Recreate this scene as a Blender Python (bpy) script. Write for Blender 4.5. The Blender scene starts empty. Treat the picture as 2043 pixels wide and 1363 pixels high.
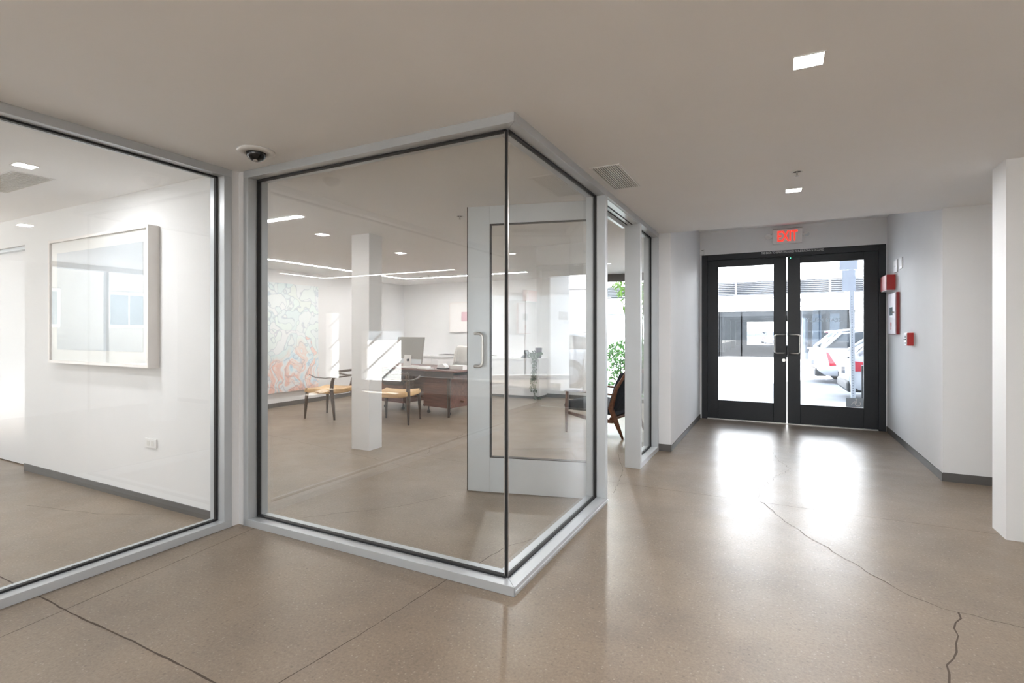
import bpy, bmesh, math, random
from mathutils import Vector, Matrix
random.seed(7)
C = bpy.context.scene.collection
S = bpy.context.scene
R = math.radians
EYE, CEIL = 1.30, 2.38
GRND = -0.15                       # street level outside

# ------------------------------------------------------------------ camera
cd = bpy.data.cameras.new('camera'); cam = bpy.data.objects.new('camera', cd); C.objects.link(cam)
cam.location = (0, 0, EYE); cam.rotation_euler = (R(90), 0, R(27.2))
cd.sensor_width = 36; cd.lens = 36 * 1021.5 / 2043; cd.shift_y = -19 / 2043; cd.clip_start = .02; cd.clip_end = 500
S.camera = cam
# ------------------------------------------------------------------ view, sky, sun
S.view_settings.view_transform = 'Standard'; S.view_settings.look = 'None'
S.view_settings.exposure = 2.45; S.view_settings.gamma = 1; S.view_settings.use_curve_mapping = False
S.cycles.max_bounces = 14; S.cycles.diffuse_bounces = 7; S.cycles.glossy_bounces = 5
S.cycles.transparent_max_bounces = 32; S.cycles.transmission_bounces = 8
S.cycles.sample_clamp_indirect = 8; S.cycles.caustics_reflective = False; S.cycles.caustics_refractive = False
W = bpy.data.worlds.new('sky'); S.world = W; W.use_nodes = True
wb = W.node_tree.nodes['Background']; wb.inputs[0].default_value = (.80, .90, 1.0, 1); wb.inputs[1].default_value = .75
sd = bpy.data.lights.new('sun_offscreen', 'SUN'); sd.energy = 16; sd.angle = R(.6); sd.color = (1, .98, .95)
sun = bpy.data.objects.new('sun_offscreen', sd); C.objects.link(sun)
sun.rotation_euler = Vector((.34, .62, -.60)).to_track_quat('-Z', 'Y').to_euler()

# ------------------------------------------------------------------ materials
def mat(name, col, rough=.6, metal=0, spec=.5, noise=0, scale=8, bump=0, bscale=60, coat=0):
    m = bpy.data.materials.new(name); m.use_nodes = True
    n, l = m.node_tree.nodes, m.node_tree.links
    b = n['Principled BSDF']
    b.inputs['Base Color'].default_value = (*col, 1); b.inputs['Roughness'].default_value = rough
    b.inputs['Metallic'].default_value = metal; b.inputs['Specular IOR Level'].default_value = spec
    b.inputs['Coat Weight'].default_value = coat
    if noise or bump:
        tc = n.new('ShaderNodeTexCoord')
    if noise:
        t = n.new('ShaderNodeTexNoise'); t.inputs['Scale'].default_value = scale; t.inputs['Detail'].default_value = 4
        r = n.new('ShaderNodeValToRGB')
        r.color_ramp.elements[0].position = .3; r.color_ramp.elements[1].position = .7
        r.color_ramp.elements[0].color = (*[c * (1 - noise) for c in col], 1)
        r.color_ramp.elements[1].color = (*[min(1, c * (1 + noise)) for c in col], 1)
        l.new(tc.outputs['Object'], t.inputs['Vector']); l.new(t.outputs['Fac'], r.inputs['Fac'])
        l.new(r.outputs['Color'], b.inputs['Base Color'])
    if bump:
        t2 = n.new('ShaderNodeTexNoise'); t2.inputs['Scale'].default_value = bscale
        bp = n.new('ShaderNodeBump'); bp.inputs['Strength'].default_value = bump; bp.inputs['Distance'].default_value = .002
        l.new(tc.outputs['Object'], t2.inputs['Vector']); l.new(t2.outputs['Fac'], bp.inputs['Height'])
        l.new(bp.outputs['Normal'], b.inputs['Normal'])
    return m

def matte(name, col):
    m = bpy.data.materials.new(name); m.use_nodes = True
    n, l = m.node_tree.nodes, m.node_tree.links; n.clear()
    o = n.new('ShaderNodeOutputMaterial'); d = n.new('ShaderNodeBsdfDiffuse'); t = n.new('ShaderNodeTexNoise'); t.inputs['Scale'].default_value = 1.5
    r = n.new('ShaderNodeValToRGB'); r.color_ramp.elements[0].color = (*[c * .7 for c in col], 1); r.color_ramp.elements[1].color = (*[c * 1.3 for c in col], 1)
    l.new(t.outputs['Fac'], r.inputs['Fac']); l.new(r.outputs['Color'], d.inputs[0]); l.new(d.outputs[0], o.inputs[0])
    return m

def emit(name, col, st, basec=(.8, .8, .8)):
    m = bpy.data.materials.new(name); m.use_nodes = True
    n, l = m.node_tree.nodes, m.node_tree.links
    b = n['Principled BSDF']; b.inputs['Base Color'].default_value = (*basec, 1)
    b.inputs['Emission Color'].default_value = (*col, 1); b.inputs['Emission Strength'].default_value = st
    return m

def glass(name, tint=(.99, .995, .992), ior=1.5, haze=0.0):
    m = bpy.data.materials.new(name); m.use_nodes = True
    n, l = m.node_tree.nodes, m.node_tree.links; n.clear()
    o = n.new('ShaderNodeOutputMaterial'); mx = n.new('ShaderNodeMixShader')
    fr = n.new('ShaderNodeFresnel'); ge = n.new('ShaderNodeNewGeometry'); mr = n.new('ShaderNodeMapRange')
    mr.inputs[3].default_value = ior; mr.inputs[4].default_value = 1 / ior      # both faces of a pane meet air
    l.new(ge.outputs['Backfacing'], mr.inputs[0]); l.new(mr.outputs[0], fr.inputs[0])
    t = n.new('ShaderNodeBsdfTransparent'); t.inputs[0].default_value = (*tint, 1)
    g = n.new('ShaderNodeBsdfGlossy'); g.inputs['Roughness'].default_value = 0; g.inputs['Color'].default_value = (1, 1, 1, 1)
    l.new(fr.outputs[0], mx.inputs[0]); l.new(t.outputs[0], mx.inputs[1]); l.new(g.outputs[0], mx.inputs[2])
    last = mx
    if haze:
        d = n.new('ShaderNodeBsdfDiffuse'); d.inputs[0].default_value = (.8, .85, .9, 1)
        m2 = n.new('ShaderNodeMixShader'); m2.inputs[0].default_value = haze
        l.new(mx.outputs[0], m2.inputs[1]); l.new(d.outputs[0], m2.inputs[2]); last = m2
    l.new(last.outputs[0], o.inputs[0])
    return m

def concrete():
    m = bpy.data.materials.new('polished_concrete'); m.use_nodes = True
    n, l = m.node_tree.nodes, m.node_tree.links; b = n['Principled BSDF']
    tc = n.new('ShaderNodeTexCoord')
    def tex(scale, det, rough=.55, dist=0):
        t = n.new('ShaderNodeTexNoise'); t.inputs['Scale'].default_value = scale; t.inputs['Detail'].default_value = det
        t.inputs['Roughness'].default_value = rough; t.inputs['Distortion'].default_value = dist
        l.new(tc.outputs['Object'], t.inputs['Vector']); return t
    def ramp(t, p0, c0, p1, c1):
        r = n.new('ShaderNodeValToRGB'); e = r.color_ramp.elements
        e[0].position = p0; e[0].color = (*c0, 1); e[1].position = p1; e[1].color = (*c1, 1)
        l.new(t.outputs['Fac'], r.inputs['Fac']); return r
    def mul(a, c, f):
        x = n.new('ShaderNodeMix'); x.data_type = 'RGBA'; x.blend_type = 'MULTIPLY'; x.inputs['Factor'].default_value = f
        l.new(a.outputs['Color'] if 'Color' in a.outputs else a.outputs[2], x.inputs[6]); l.new(c.outputs['Color'], x.inputs[7]); return x
    base = ramp(tex(.7, 6, .6, 0), .22, (.208, .156, .110), .78, (.310, .242, .178))
    blot = ramp(tex(1.9, 6, .62, 0), .34, (.74, .75, .77), .60, (1, 1, 1))
    fine = ramp(tex(75, 5, .75), .32, (.68, .67, .66), .68, (1.14, 1.14, 1.14))
    v = n.new('ShaderNodeTexVoronoi'); v.inputs['Scale'].default_value = 38; l.new(tc.outputs['Object'], v.inputs['Vector'])
    vr = n.new('ShaderNodeValToRGB'); e = vr.color_ramp.elements
    e[0].position = .05; e[0].color = (.45, .42, .40, 1); e[1].position = .13; e[1].color = (1, 1, 1, 1)
    l.new(v.outputs['Distance'], vr.inputs['Fac'])
    pm = ramp(tex(7, 2), .52, (0, 0, 0), .62, (1, 1, 1))
    m1 = mul(base, blot, .75); m2 = mul(m1, fine, .8)
    m3 = n.new('ShaderNodeMix'); m3.data_type = 'RGBA'; m3.blend_type = 'MULTIPLY'
    l.new(pm.outputs['Color'], m3.inputs['Factor']); l.new(m2.outputs[2], m3.inputs[6]); l.new(vr.outputs['Color'], m3.inputs[7])
    def specks(src, scale, lo, hi, col, wt, m0, m1):
        vv = n.new('ShaderNodeTexVoronoi'); vv.inputs['Scale'].default_value = scale; l.new(tc.outputs['Object'], vv.inputs['Vector'])
        q = ramp2(vv.outputs['Distance'], lo, hi); w = n.new('ShaderNodeSeparateColor'); l.new(vv.outputs['Color'], w.inputs[0])
        k = ramp2(w.outputs[0], m0, m1); mu = n.new('ShaderNodeMath'); mu.operation = 'MULTIPLY'; mu.use_clamp = True; sc_ = n.new('ShaderNodeMath'); sc_.operation = 'MULTIPLY'; sc_.inputs[1].default_value = wt
        inv = n.new('ShaderNodeMath'); inv.operation = 'SUBTRACT'; inv.inputs[0].default_value = 1; l.new(q.outputs[0], inv.inputs[1])
        l.new(inv.outputs[0], mu.inputs[0]); l.new(k.outputs[0], mu.inputs[1])
        x = n.new('ShaderNodeMix'); x.data_type = 'RGBA'; l.new(mu.outputs[0], sc_.inputs[0]); l.new(sc_.outputs[0], x.inputs['Factor']); l.new(src, x.inputs[6]); x.inputs[7].default_value = (*col, 1)
        return x.outputs[2]
    def ramp2(src, a, c):
        g = n.new('ShaderNodeMapRange'); g.inputs[1].default_value = a; g.inputs[2].default_value = c; l.new(src, g.inputs[0]); return g
    out = specks(m3.outputs[2], 62, .18, .42, (.125, .092, .066), .55, .84, .94)
    out = specks(out, 84, .18, .42, (.44, .38, .31), .45, .82, .95)
    out = specks(out, 21, .06, .13, (.10, .075, .055), .6, .86, .92)
    l.new(out, b.inputs['Base Color'])
    rr = ramp(tex(3.2, 4, .6), .3, (.36,) * 3, .75, (.46,) * 3); l.new(rr.outputs['Color'], b.inputs['Roughness'])
    bp = n.new('ShaderNodeBump'); bp.inputs['Strength'].default_value = .12; bp.inputs['Distance'].default_value = .002
    t = tex(26, 3); l.new(t.outputs['Fac'], bp.inputs['Height']); l.new(bp.outputs['Normal'], b.inputs['Normal'])
    b.inputs['Specular IOR Level'].default_value = .5; b.inputs['Coat Weight'].default_value = .22; b.inputs['Coat Roughness'].default_value = .27
    return m

def wood(name, c0, c1, rough=.4, scale=(2, 26, 26)):
    m = bpy.data.materials.new(name); m.use_nodes = True
    n, l = m.node_tree.nodes, m.node_tree.links; b = n['Principled BSDF']
    tc = n.new('ShaderNodeTexCoord'); mp = n.new('ShaderNodeMapping'); mp.inputs['Scale'].default_value = scale
    t = n.new('ShaderNodeTexNoise'); t.inputs['Scale'].default_value = 1.5; t.inputs['Detail'].default_value = 5
    r = n.new('ShaderNodeValToRGB'); r.color_ramp.elements[0].color = (*c0, 1); r.color_ramp.elements[1].color = (*c1, 1)
    r.color_ramp.elements[0].position = .3; r.color_ramp.elements[1].position = .7
    l.new(tc.outputs['Object'], mp.inputs[0]); l.new(mp.outputs[0], t.inputs['Vector']); l.new(t.outputs['Fac'], r.inputs['Fac'])
    l.new(r.outputs['Color'], b.inputs['Base Color']); b.inputs['Roughness'].default_value = rough
    return m

def painting():
    m = bpy.data.materials.new('abstract_painting'); m.use_nodes = True
    n, l = m.node_tree.nodes, m.node_tree.links; b = n['Principled BSDF']
    tc = n.new('ShaderNodeTexCoord')
    wv = n.new('ShaderNodeTexNoise'); wv.inputs['Scale'].default_value = 2.2; wv.inputs['Detail'].default_value = 2
    add = n.new('ShaderNodeMix'); add.data_type = 'VECTOR'; add.inputs['Factor'].default_value = .58
    l.new(tc.outputs['Object'], wv.inputs['Vector']); l.new(tc.outputs['Object'], add.inputs[4]); l.new(wv.outputs['Color'], add.inputs[5])
    def R2(src, stops):
        r = n.new('ShaderNodeValToRGB'); e = r.color_ramp.elements
        e[0].position, e[0].color = stops[0][0], (*stops[0][1], 1); e[1].position, e[1].color = stops[-1][0], (*stops[-1][1], 1)
        for p_, c_ in stops[1:-1]:
            x = e.new(p_); x.color = (*c_, 1)
        l.new(src, r.inputs['Fac']); return r
    cells = n.new('ShaderNodeTexVoronoi'); cells.inputs['Scale'].default_value = 9; l.new(add.outputs[1], cells.inputs['Vector'])
    sx = n.new('ShaderNodeSeparateColor'); l.new(cells.outputs['Color'], sx.inputs[0])
    top = R2(sx.outputs[0], [(0, (.70, .82, .83)), (.45, (.80, .84, .86)), (.92, (.76, .86, .84)), (.99, (.86, .68, .64))])
    strk = n.new('ShaderNodeMapping'); strk.inputs['Scale'].default_value = (1, 9, 1.6); l.new(add.outputs[1], strk.inputs[0])
    st = n.new('ShaderNodeTexNoise'); st.inputs['Scale'].default_value = 1.6; st.inputs['Detail'].default_value = 3; l.new(strk.outputs[0], st.inputs['Vector'])
    bot = R2(st.outputs['Fac'], [(.33, (.60, .76, .84)), (.42, (.84, .84, .84)), (.52, (.84, .54, .46)), (.60, (.86, .78, .75)), (.68, (.70, .82, .82))])
    sep = n.new('ShaderNodeSeparateXYZ'); l.new(add.outputs[1], sep.inputs[0])
    zr = n.new('ShaderNodeMapRange'); zr.inputs[1].default_value = .42; zr.inputs[2].default_value = .62; l.new(sep.outputs[2], zr.inputs[0])
    mx = n.new('ShaderNodeMix'); mx.data_type = 'RGBA'; l.new(zr.outputs[0], mx.inputs['Factor'])
    l.new(bot.outputs['Color'], mx.inputs[6]); l.new(top.outputs['Color'], mx.inputs[7])
    ed = n.new('ShaderNodeTexVoronoi'); ed.feature = 'DISTANCE_TO_EDGE'; ed.inputs['Scale'].default_value = 9; l.new(add.outputs[1], ed.inputs['Vector'])
    er = R2(ed.outputs['Distance'], [(.02, (.72, .74, .80)), (.06, (1, 1, 1))])
    m2 = n.new('ShaderNodeMix'); m2.data_type = 'RGBA'; m2.blend_type = 'MULTIPLY'; m2.inputs['Factor'].default_value = .8
    l.new(mx.outputs[2], m2.inputs[6]); l.new(er.outputs['Color'], m2.inputs[7])
    l.new(m2.outputs[2], b.inputs['Base Color']); b.inputs['Roughness'].default_value = .6
    return m

M = dict(
    wall=mat('white_paint', (.78, .785, .79), .7, noise=.012, scale=3, bump=.05, bscale=220),
    ceil=mat('ceiling_paint', (.87, .875, .88), .8, noise=.01, scale=2),
    floor=concrete(),
    crack=mat('crack_dirt', (.075, .055, .04), .9),
    alu=mat('satin_aluminium', (.53, .555, .575), .38, .35, noise=.02, scale=5),
    alu2=mat('pale_aluminium', (.62, .65, .67), .35, .25, noise=.02, scale=5),
    gasket=mat('black_rubber', (.008, .008, .009), .6),
    pane=glass('clear_glass'),
    dooropane=glass('door_glass', (.95, .97, 1.0), 1.5, .03),
    winpane=glass('street_glass', (.93, .96, .97), 1.5, .02),
    tint=glass('tinted_glass', (.42, .46, .50)),
    base=mat('dark_grey_base', (.105, .10, .095), .5, noise=.08),
    black=mat('black_anodised', (.014, .015, .017), .42, .2, noise=.1, scale=40),
    steel=mat('brushed_steel', (.55, .53, .50), .3, .9),
    plastic=mat('white_plastic', (.78, .78, .77), .4),
    grille=mat('grille_dark', (.10, .095, .09), .7),
    slat=mat('vent_white', (.70, .69, .67), .5),
    lens=emit('lamp_lens', (1, .975, .93), 4.5),
    led=emit('led_strip', (1, .965, .94), 8.5), led2=emit('led_strip_cool', (1, .97, .93), 8),
    exitred=emit('exit_red', (1, .035, .02), .3, (.5, .01, .01)),
    green=emit('green_led', (.05, 1, .35), 1.5),
    red=mat('fire_red', (.50, .025, .022), .35),
    redk=mat('fire_red_deep', (.34, .018, .02), .4),
    lilac=mat('panel_white', (.74, .68, .72), .3),
    screen=mat('lcd_grey', (.22, .27, .30), .15),
    ink=mat('black_ink', (.02, .02, .02), .5),
    vinyl=mat('white_vinyl', (.82, .82, .82), .5),
    vinylgrey=mat('grey_vinyl', (.42, .47, .53), .5),
    frost=mat('pale_frosted_vinyl', (.50, .54, .58), .5),
    frame=mat('white_wood_frame', (.80, .765, .745), .45, noise=.02),
    mount=mat('white_mat_board', (.84, .83, .825), .7),
    print=mat('pale_blue_print', (.52, .56, .62), .6, noise=.05, scale=1.6),
    painting=painting(), canvas=mat('canvas_edge', (.80, .82, .83), .7),
    pink=mat('pink_print', (.72, .50, .55), .6),
    leather=mat('tan_leather', (.66, .43, .205), .45, noise=.07, scale=18, bump=.2),
    stitch=mat('stitch_brown', (.22, .10, .04), .7),
    dark=wood('dark_walnut', (.030, .018, .013), (.075, .042, .028), .35),
    rose=wood('rosewood', (.085, .030, .022), (.18, .068, .045), .35),
    teak=wood('brown_teak', (.10, .036, .015), (.20, .075, .03), .4),
    navy=mat('charcoal_fabric', (.022, .026, .034), .9, noise=.25, scale=60, bump=.3, bscale=200),
    cloth=mat('white_cloth', (.78, .76, .72), .9, noise=.03),
    paper=mat('paper', (.80, .79, .77), .7), silver=mat('computer_silver', (.30, .275, .25), .32, .55),
    silverl=mat('computer_light', (.72, .70, .68), .4, .2),
    tin=mat('grey_tin', (.42, .47, .47), .4, .4), bag=mat('black_bag', (.012, .012, .018), .6),
    lam=mat('white_laminate', (.76, .76, .77), .35), toe=mat('toe_kick', (.12, .12, .125), .6),
    leaf=mat('dusty_green_leaf', (.045, .085, .04), .5, noise=.4, scale=9), pot=mat('dark_purple_glaze', (.05, .035, .05), .3),
    green1=mat('hedge_leaf', (.11, .30, .05), .5, noise=.5, scale=4), green2=mat('bamboo_leaf', (.22, .40, .05), .45, noise=.4, scale=4),
    stem=mat('stem_brown', (.10, .07, .03), .8),
    asphalt=mat('asphalt', (.13, .14, .155), .9, noise=.12, scale=4), walk=mat('sidewalk_concrete', (.50, .50, .49), .9, noise=.06, scale=3),
    road=mat('pale_concrete_road', (.34, .35, .37), .9, noise=.08, scale=2),
    facade=mat('white_stucco', (.78, .78, .78), .85, noise=.02, scale=2), fgrey=mat('grey_fascia', (.55, .56, .58), .7),
    louver=mat('louver_grey', (.40, .41, .43), .5, .3), gar=mat('garage_concrete', (.20, .205, .215), .8, noise=.3, scale=1),
    garcol=mat('garage_column', (.24, .25, .26), .8, noise=.1, scale=2), beige=mat('beige_wall', (.42, .40, .37), .8, noise=.05),
    plank=None,
    carw=mat('car_white', (.62, .65, .70), .25, coat=.8), carg=mat('car_silver', (.55, .58, .63), .25, .2, coat=.8), cark=mat('car_dark', (.05, .06, .09), .25, coat=.8),
    cglass=mat('car_glass', (.03, .04, .05), .06), ctrim=mat('car_trim', (.025, .026, .028), .5), tyre=mat('tyre', (.015, .015, .016), .8),
    rim=mat('rim', (.45, .46, .48), .3, .8), lampred=mat('tail_red', (.55, .02, .05), .15), plate=mat('plate_grey', (.25, .26, .28), .5),
    galv=mat('galvanised', (.52, .56, .62), .5, .3), hole=mat('hole_dark', (.16, .18, .22), .8), signback=mat('sign_back', (.48, .53, .62), .5, .2),
)
pl = []
for i in range(6):
    k = random.uniform(.8, 1.1)
    pl.append(wood('pale_plank_%d' % i, (.23 * k, .185 * k, .14 * k), (.31 * k, .26 * k, .215 * k), .6, (.6, 8, 9)))

# ------------------------------------------------------------------ builders
class MB:
    def __init__(s): s.v = []; s.f = []
    def add(s, vs, fs):
        o = len(s.v); s.v += [tuple(v) for v in vs]; s.f += [tuple(i + o for i in f) for f in fs]; return s
    def box(s, x0, x1, y0, y1, z0, z1):
        return s.add([(x0, y0, z0), (x1, y0, z0), (x1, y1, z0), (x0, y1, z0), (x0, y0, z1), (x1, y0, z1), (x1, y1, z1), (x0, y1, z1)],
                     [(3, 2, 1, 0), (4, 5, 6, 7), (0, 1, 5, 4), (1, 2, 6, 5), (2, 3, 7, 6), (3, 0, 4, 7)])
    def obox(s, c, ax, ay, az, hx, hy, hz):
        c, ax, ay, az = map(Vector, (c, ax, ay, az)); vs = []
        for dz in (-1, 1):
            for dx, dy in ((-1, -1), (1, -1), (1, 1), (-1, 1)):
                vs.append(c + ax * hx * dx + ay * hy * dy + az * hz * dz)
        return s.add(vs, [(3, 2, 1, 0), (4, 5, 6, 7), (0, 1, 5, 4), (1, 2, 6, 5), (2, 3, 7, 6), (3, 0, 4, 7)])
    def tube(s, pts, rad, n=8, flat=1.0):
        pts = [Vector(p) for p in pts]; rs = rad if isinstance(rad, (list, tuple)) else [rad] * len(pts)
        rings = []; up0 = None
        for i, p in enumerate(pts):
            t = (pts[min(i + 1, len(pts) - 1)] - pts[max(i - 1, 0)]).normalized()
            a = Vector((0, 0, 1)) if abs(t.z) < .9 else Vector((0, 1, 0))
            if up0 is not None: a = up0
            u = (a - t * a.dot(t)).normalized(); up0 = u; w = t.cross(u)
            rings.append([p + (u * math.cos(2 * math.pi * k / n) * flat + w * math.sin(2 * math.pi * k / n)) * rs[i] for k in range(n)])
        return s.loft(rings)
    def loft(s, rings, cap=True):
        n = len(rings[0]); o = []
        for i in range(len(rings) - 1):
            for k in range(n):
                o.append((i * n + k, i * n + (k + 1) % n, (i + 1) * n + (k + 1) % n, (i + 1) * n + k))
        if cap: o += [tuple(reversed(range(n))), tuple(range((len(rings) - 1) * n, len(rings) * n))]
        return s.add([p for r in rings for p in r], o)
    def prism(s, poly, fn, d0, d1):
        """poly in 2D; fn(a, b, d) -> xyz"""
        n = len(poly)
        return s.add([fn(a, b, d0) for a, b in poly] + [fn(a, b, d1) for a, b in poly],
                     [tuple(reversed(range(n))), tuple(range(n, 2 * n))] + [(i, (i + 1) % n, n + (i + 1) % n, n + i) for i in range(n)])
    def lathe(s, prof, c=(0, 0, 0), n=24):
        rings = [[(c[0] + r * math.cos(2 * math.pi * k / n), c[1] + r * math.sin(2 * math.pi * k / n), c[2] + z) for k in range(n)] for r, z in prof]
        return s.loft(rings)
    def build(s, name, m, parent=None, bevel=0, smooth=False, rel=True, sub=0, seg=2):
        off = Vector((0, 0, 0))
        if parent and rel:
            p_ = parent
            while p_: off += p_.location; p_ = p_.parent
        me = bpy.data.meshes.new(name); me.from_pydata([Vector(v) - off for v in s.v], [], s.f); me.update()
        bm = bmesh.new(); bm.from_mesh(me); bmesh.ops.recalc_face_normals(bm, faces=bm.faces); bm.to_mesh(me); bm.free()
        o = bpy.data.objects.new(name, me); C.objects.link(o); me.materials.append(m)
        if parent: o.parent = parent
        if sub:
            x = o.modifiers.new('sub', 'SUBSURF'); x.levels = sub; x.render_levels = sub
        if bevel:
            x = o.modifiers.new('bev', 'BEVEL'); x.width = bevel; x.segments = seg; x.limit_method = 'ANGLE'; x.angle_limit = R(40)
        if smooth or sub:
            for p in me.polygons: p.use_smooth = True
        return o

def box(name, m, b, parent=None, bevel=0, rel=True):
    return MB().box(*b).build(name, m, parent, bevel, rel=rel)
def struct(o, label=None):
    o['kind'] = 'structure'
    if label: o['label'] = label
    return o
def tag(o, label, cat, group=None):
    o['label'] = label; o['category'] = cat
    if group: o['group'] = group
    return o
def empty(name, loc, rz=0):
    o = bpy.data.objects.new(name, None); C.objects.link(o); o.location = loc; o.rotation_euler = (0, 0, rz)
    o.empty_display_size = .1; return o
def thing(name, loc, label, cat, group=None, rz=0): return tag(empty(name, loc, rz), label, cat, group)
def copy_tree(o, parent=None):
    c = o.copy(); C.objects.link(c); c.parent = parent
    for ch in list(o.children): copy_tree(ch, c)
    return c
def text(name, s, size, m, parent, origin, ax, az, width=None, ext=.002, align='LEFT', bold=0):
    """lettering as mesh: ax = reading direction, az = up direction"""
    cu = bpy.data.curves.new(name, 'FONT'); cu.body = s; cu.size = size; cu.extrude = ext; cu.align_x = align; cu.offset = bold
    cu.resolution_u = 3
    o = bpy.data.objects.new(name, cu); C.objects.link(o); bpy.context.view_layer.update()
    me = bpy.data.meshes.new_from_object(o.evaluated_get(bpy.context.evaluated_depsgraph_get()))
    bpy.data.objects.remove(o); bpy.data.curves.remove(cu)
    xs = [v.co.x for v in me.vertices]; w0 = max(xs) - min(xs); sx = width / w0 if width else 1; mn = min(xs)
    ax, az = Vector(ax), Vector(az); ay = ax.cross(az) * -1
    off = Vector((0, 0, 0)); p_ = parent
    while p_: off += p_.location; p_ = p_.parent
    for v in me.vertices:
        v.co = Vector(origin) + ax * ((v.co.x - (mn if width else 0)) * sx) + az * v.co.y - ay * v.co.z - off
    me.materials.clear(); me.materials.append(m)
    t = bpy.data.objects.new(name, me); C.objects.link(t); t.parent = parent; return t

def leaf_cloud(mb, c, r, n, size, rnd, droop=.3, aspect=.45):
    for _ in range(n):
        while True:
            p = Vector((rnd.uniform(-1, 1), rnd.uniform(-1, 1), rnd.uniform(-1, 1)))
            if p.length <= 1: break
        p = Vector(c) + Vector((p.x * r[0], p.y * r[1], p.z * r[2]))
        d = Vector((rnd.uniform(-1, 1), rnd.uniform(-1, 1), rnd.uniform(-1, .4) - droop)).normalized()
        w = d.cross(Vector((rnd.uniform(-1, 1), rnd.uniform(-1, 1), rnd.uniform(-1, 1)))).normalized()
        L = size * rnd.uniform(.6, 1.3); nn = d.cross(w) * L * .08
        mb.add([p, p + d * L * .45 + w * L * aspect * .5 + nn, p + d * L, p + d * L * .45 - w * L * aspect * .5 + nn], [(0, 1, 2), (0, 2, 3)])

# ================================================================== STRUCTURE
# floor with cracks and joints
fl = struct(box('floor', M['floor'], (-9.8, 3.6, -6.2, 9.42, -.12, 0)))
def crack(pts, w, wob=.006, step=.05):
    out = []; rnd = random.Random(len(pts) * 31 + int(pts[0][0] * 100))
    for a, b in zip(pts[:-1], pts[1:]):
        L = math.dist(a, b); k = max(1, int(L / step))
        for i in range(k):
            t = i / k; j = rnd.uniform(-wob, wob); nx, ny = -(b[1] - a[1]) / L, (b[0] - a[0]) / L
            out.append((a[0] + (b[0] - a[0]) * t + nx * j, a[1] + (b[1] - a[1]) * t + ny * j))
    out.append(pts[-1]); mb = MB(); vs = []
    for i, p in enumerate(out):
        a, b = out[max(0, i - 1)], out[min(len(out) - 1, i + 1)]; L = math.dist(a, b) or 1
        nx, ny = -(b[1] - a[1]) / L, (b[0] - a[0]) / L; ww = w * rnd.uniform(.6, 1.3) / 2
        vs += [(p[0] + nx * ww, p[1] + ny * ww, .0006), (p[0] - nx * ww, p[1] - ny * ww, .0006)]
    mb.add(vs, [(2 * i, 2 * i + 1, 2 * i + 3, 2 * i + 2) for i in range(len(out) - 1)])
    mb.build('crack', M['crack'], fl)
crack([(-5.4, 1.16), (-3.2, 1.178), (-2.9, 1.172), (-2.4, 1.185), (-1.84, 1.185), (.9, 1.2)], .0075, .0022)
crack([(-3.02, .2), (-2.93, .93), (-2.99, 1.5), (-3.02, 1.8), (-3.07, 2.24)], .0042, .002)
crack([(-1.53, 2.25), (-1.575, 1.75), (-1.633, 1.29), (-1.7, .5)], .0042, .003)
crack([(-1.50, 2.38), (-1.44, 2.75), (-1.28, 3.05)], .004, .006)
crack([(-.101, 4.372), (.042, 4.03), (.16, 3.8), (.278, 3.611), (.471, 3.305), (.60, 3.12), (.70, 3.07), (.971, 3.023), (1.6, 2.95)], .004, .010)
crack([(.757, 3.058), (.69, 2.82), (.65, 2.676), (.60, 2.55), (.579, 2.429), (.5, 2.0)], .0065, .010)
crack([(-3.6, 4.33), (-1.237, 4.335), (0, 4.342), (2.2, 4.36)], .003, .002)
crack([(-.10, 4.40), (-.14, 4.62), (.05, 5.3), (.13, 5.55), (.02, 5.85), (-.06, 6.35)], .003, .02)
crack([(-1.16, 4.05), (-1.20, 4.33), (-1.27, 4.75), (-1.5, 5.4)], .003, .006)
crack([(-5.0, 1.75), (-4.3, 1.9), (-3.9, 2.1)], .003, .006)
crack([(-7.5, 4.6), (-4.4, 4.15), (-3.0, 3.9)], .0025, .006)
crack([(-3.6, 5.7), (-3.45, 5.2), (-3.5, 4.8), (-3.3, 4.45)], .003, .02)
crack([(-3.05, 2.4), (-2.5, 3.0), (-2.3, 3.4)], .003, .01)

# ceilings
struct(box('ceiling', M['ceil'], (-9.8, 3.6, -6.2, 5.76, CEIL, 2.82)))
struct(box('ceiling_office', M['ceil'], (-9.2, -1.16, 5.76, 9.42, CEIL, 2.82)))
struct(box('ceiling_vestibule', M['ceil'], (-1.16, 1.47, 5.76, 8.36, 2.80, 2.82)))
struct(box('roof', M['facade'], (-10.0, 3.8, -6.4, 9.6, 2.82, 3.15)))
# shell
def wall(name, *bs, m='wall'):
    mb = MB()
    for b in bs: mb.box(*b)
    return struct(mb.build(name, M[m]))
wall('wall_partition', (-6.28, -3.375, 2.19, 2.385, 0, CEIL), (-9.8, -6.28, 2.19, 2.385, 2.12, CEIL), (-9.8, -7.45, 2.19, 2.385, 0, 2.12))
wall('wall_corner_post', (-3.375, -3.232, 2.185, 2.385, 0, CEIL), (-3.232, -3.18, 2.24, 2.385, 0, CEIL))
wall('wall_vestibule_left', (-1.30, -1.01, 5.735, 9.42, 0, 2.9))
wall('wall_right', (1.30, 1.47, 5.69, 8.36, 0, 2.9), (1.47, 3.6, 5.69, 5.86, 0, CEIL))
wall('wall_end', (-1.01, -.985, 8.18, 8.36, 0, 2.9), (1.288, 1.31, 8.18, 8.36, 0, 2.9), (-.985, 1.288, 8.18, 8.36, 2.452, 2.9))
wall('wall_pillar', (1.285, 1.62, 4.262, 4.49, 0, CEIL))
wall('wall_office_left', (-7.85, -7.65, 2.385, 9.6, 0, CEIL))
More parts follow.
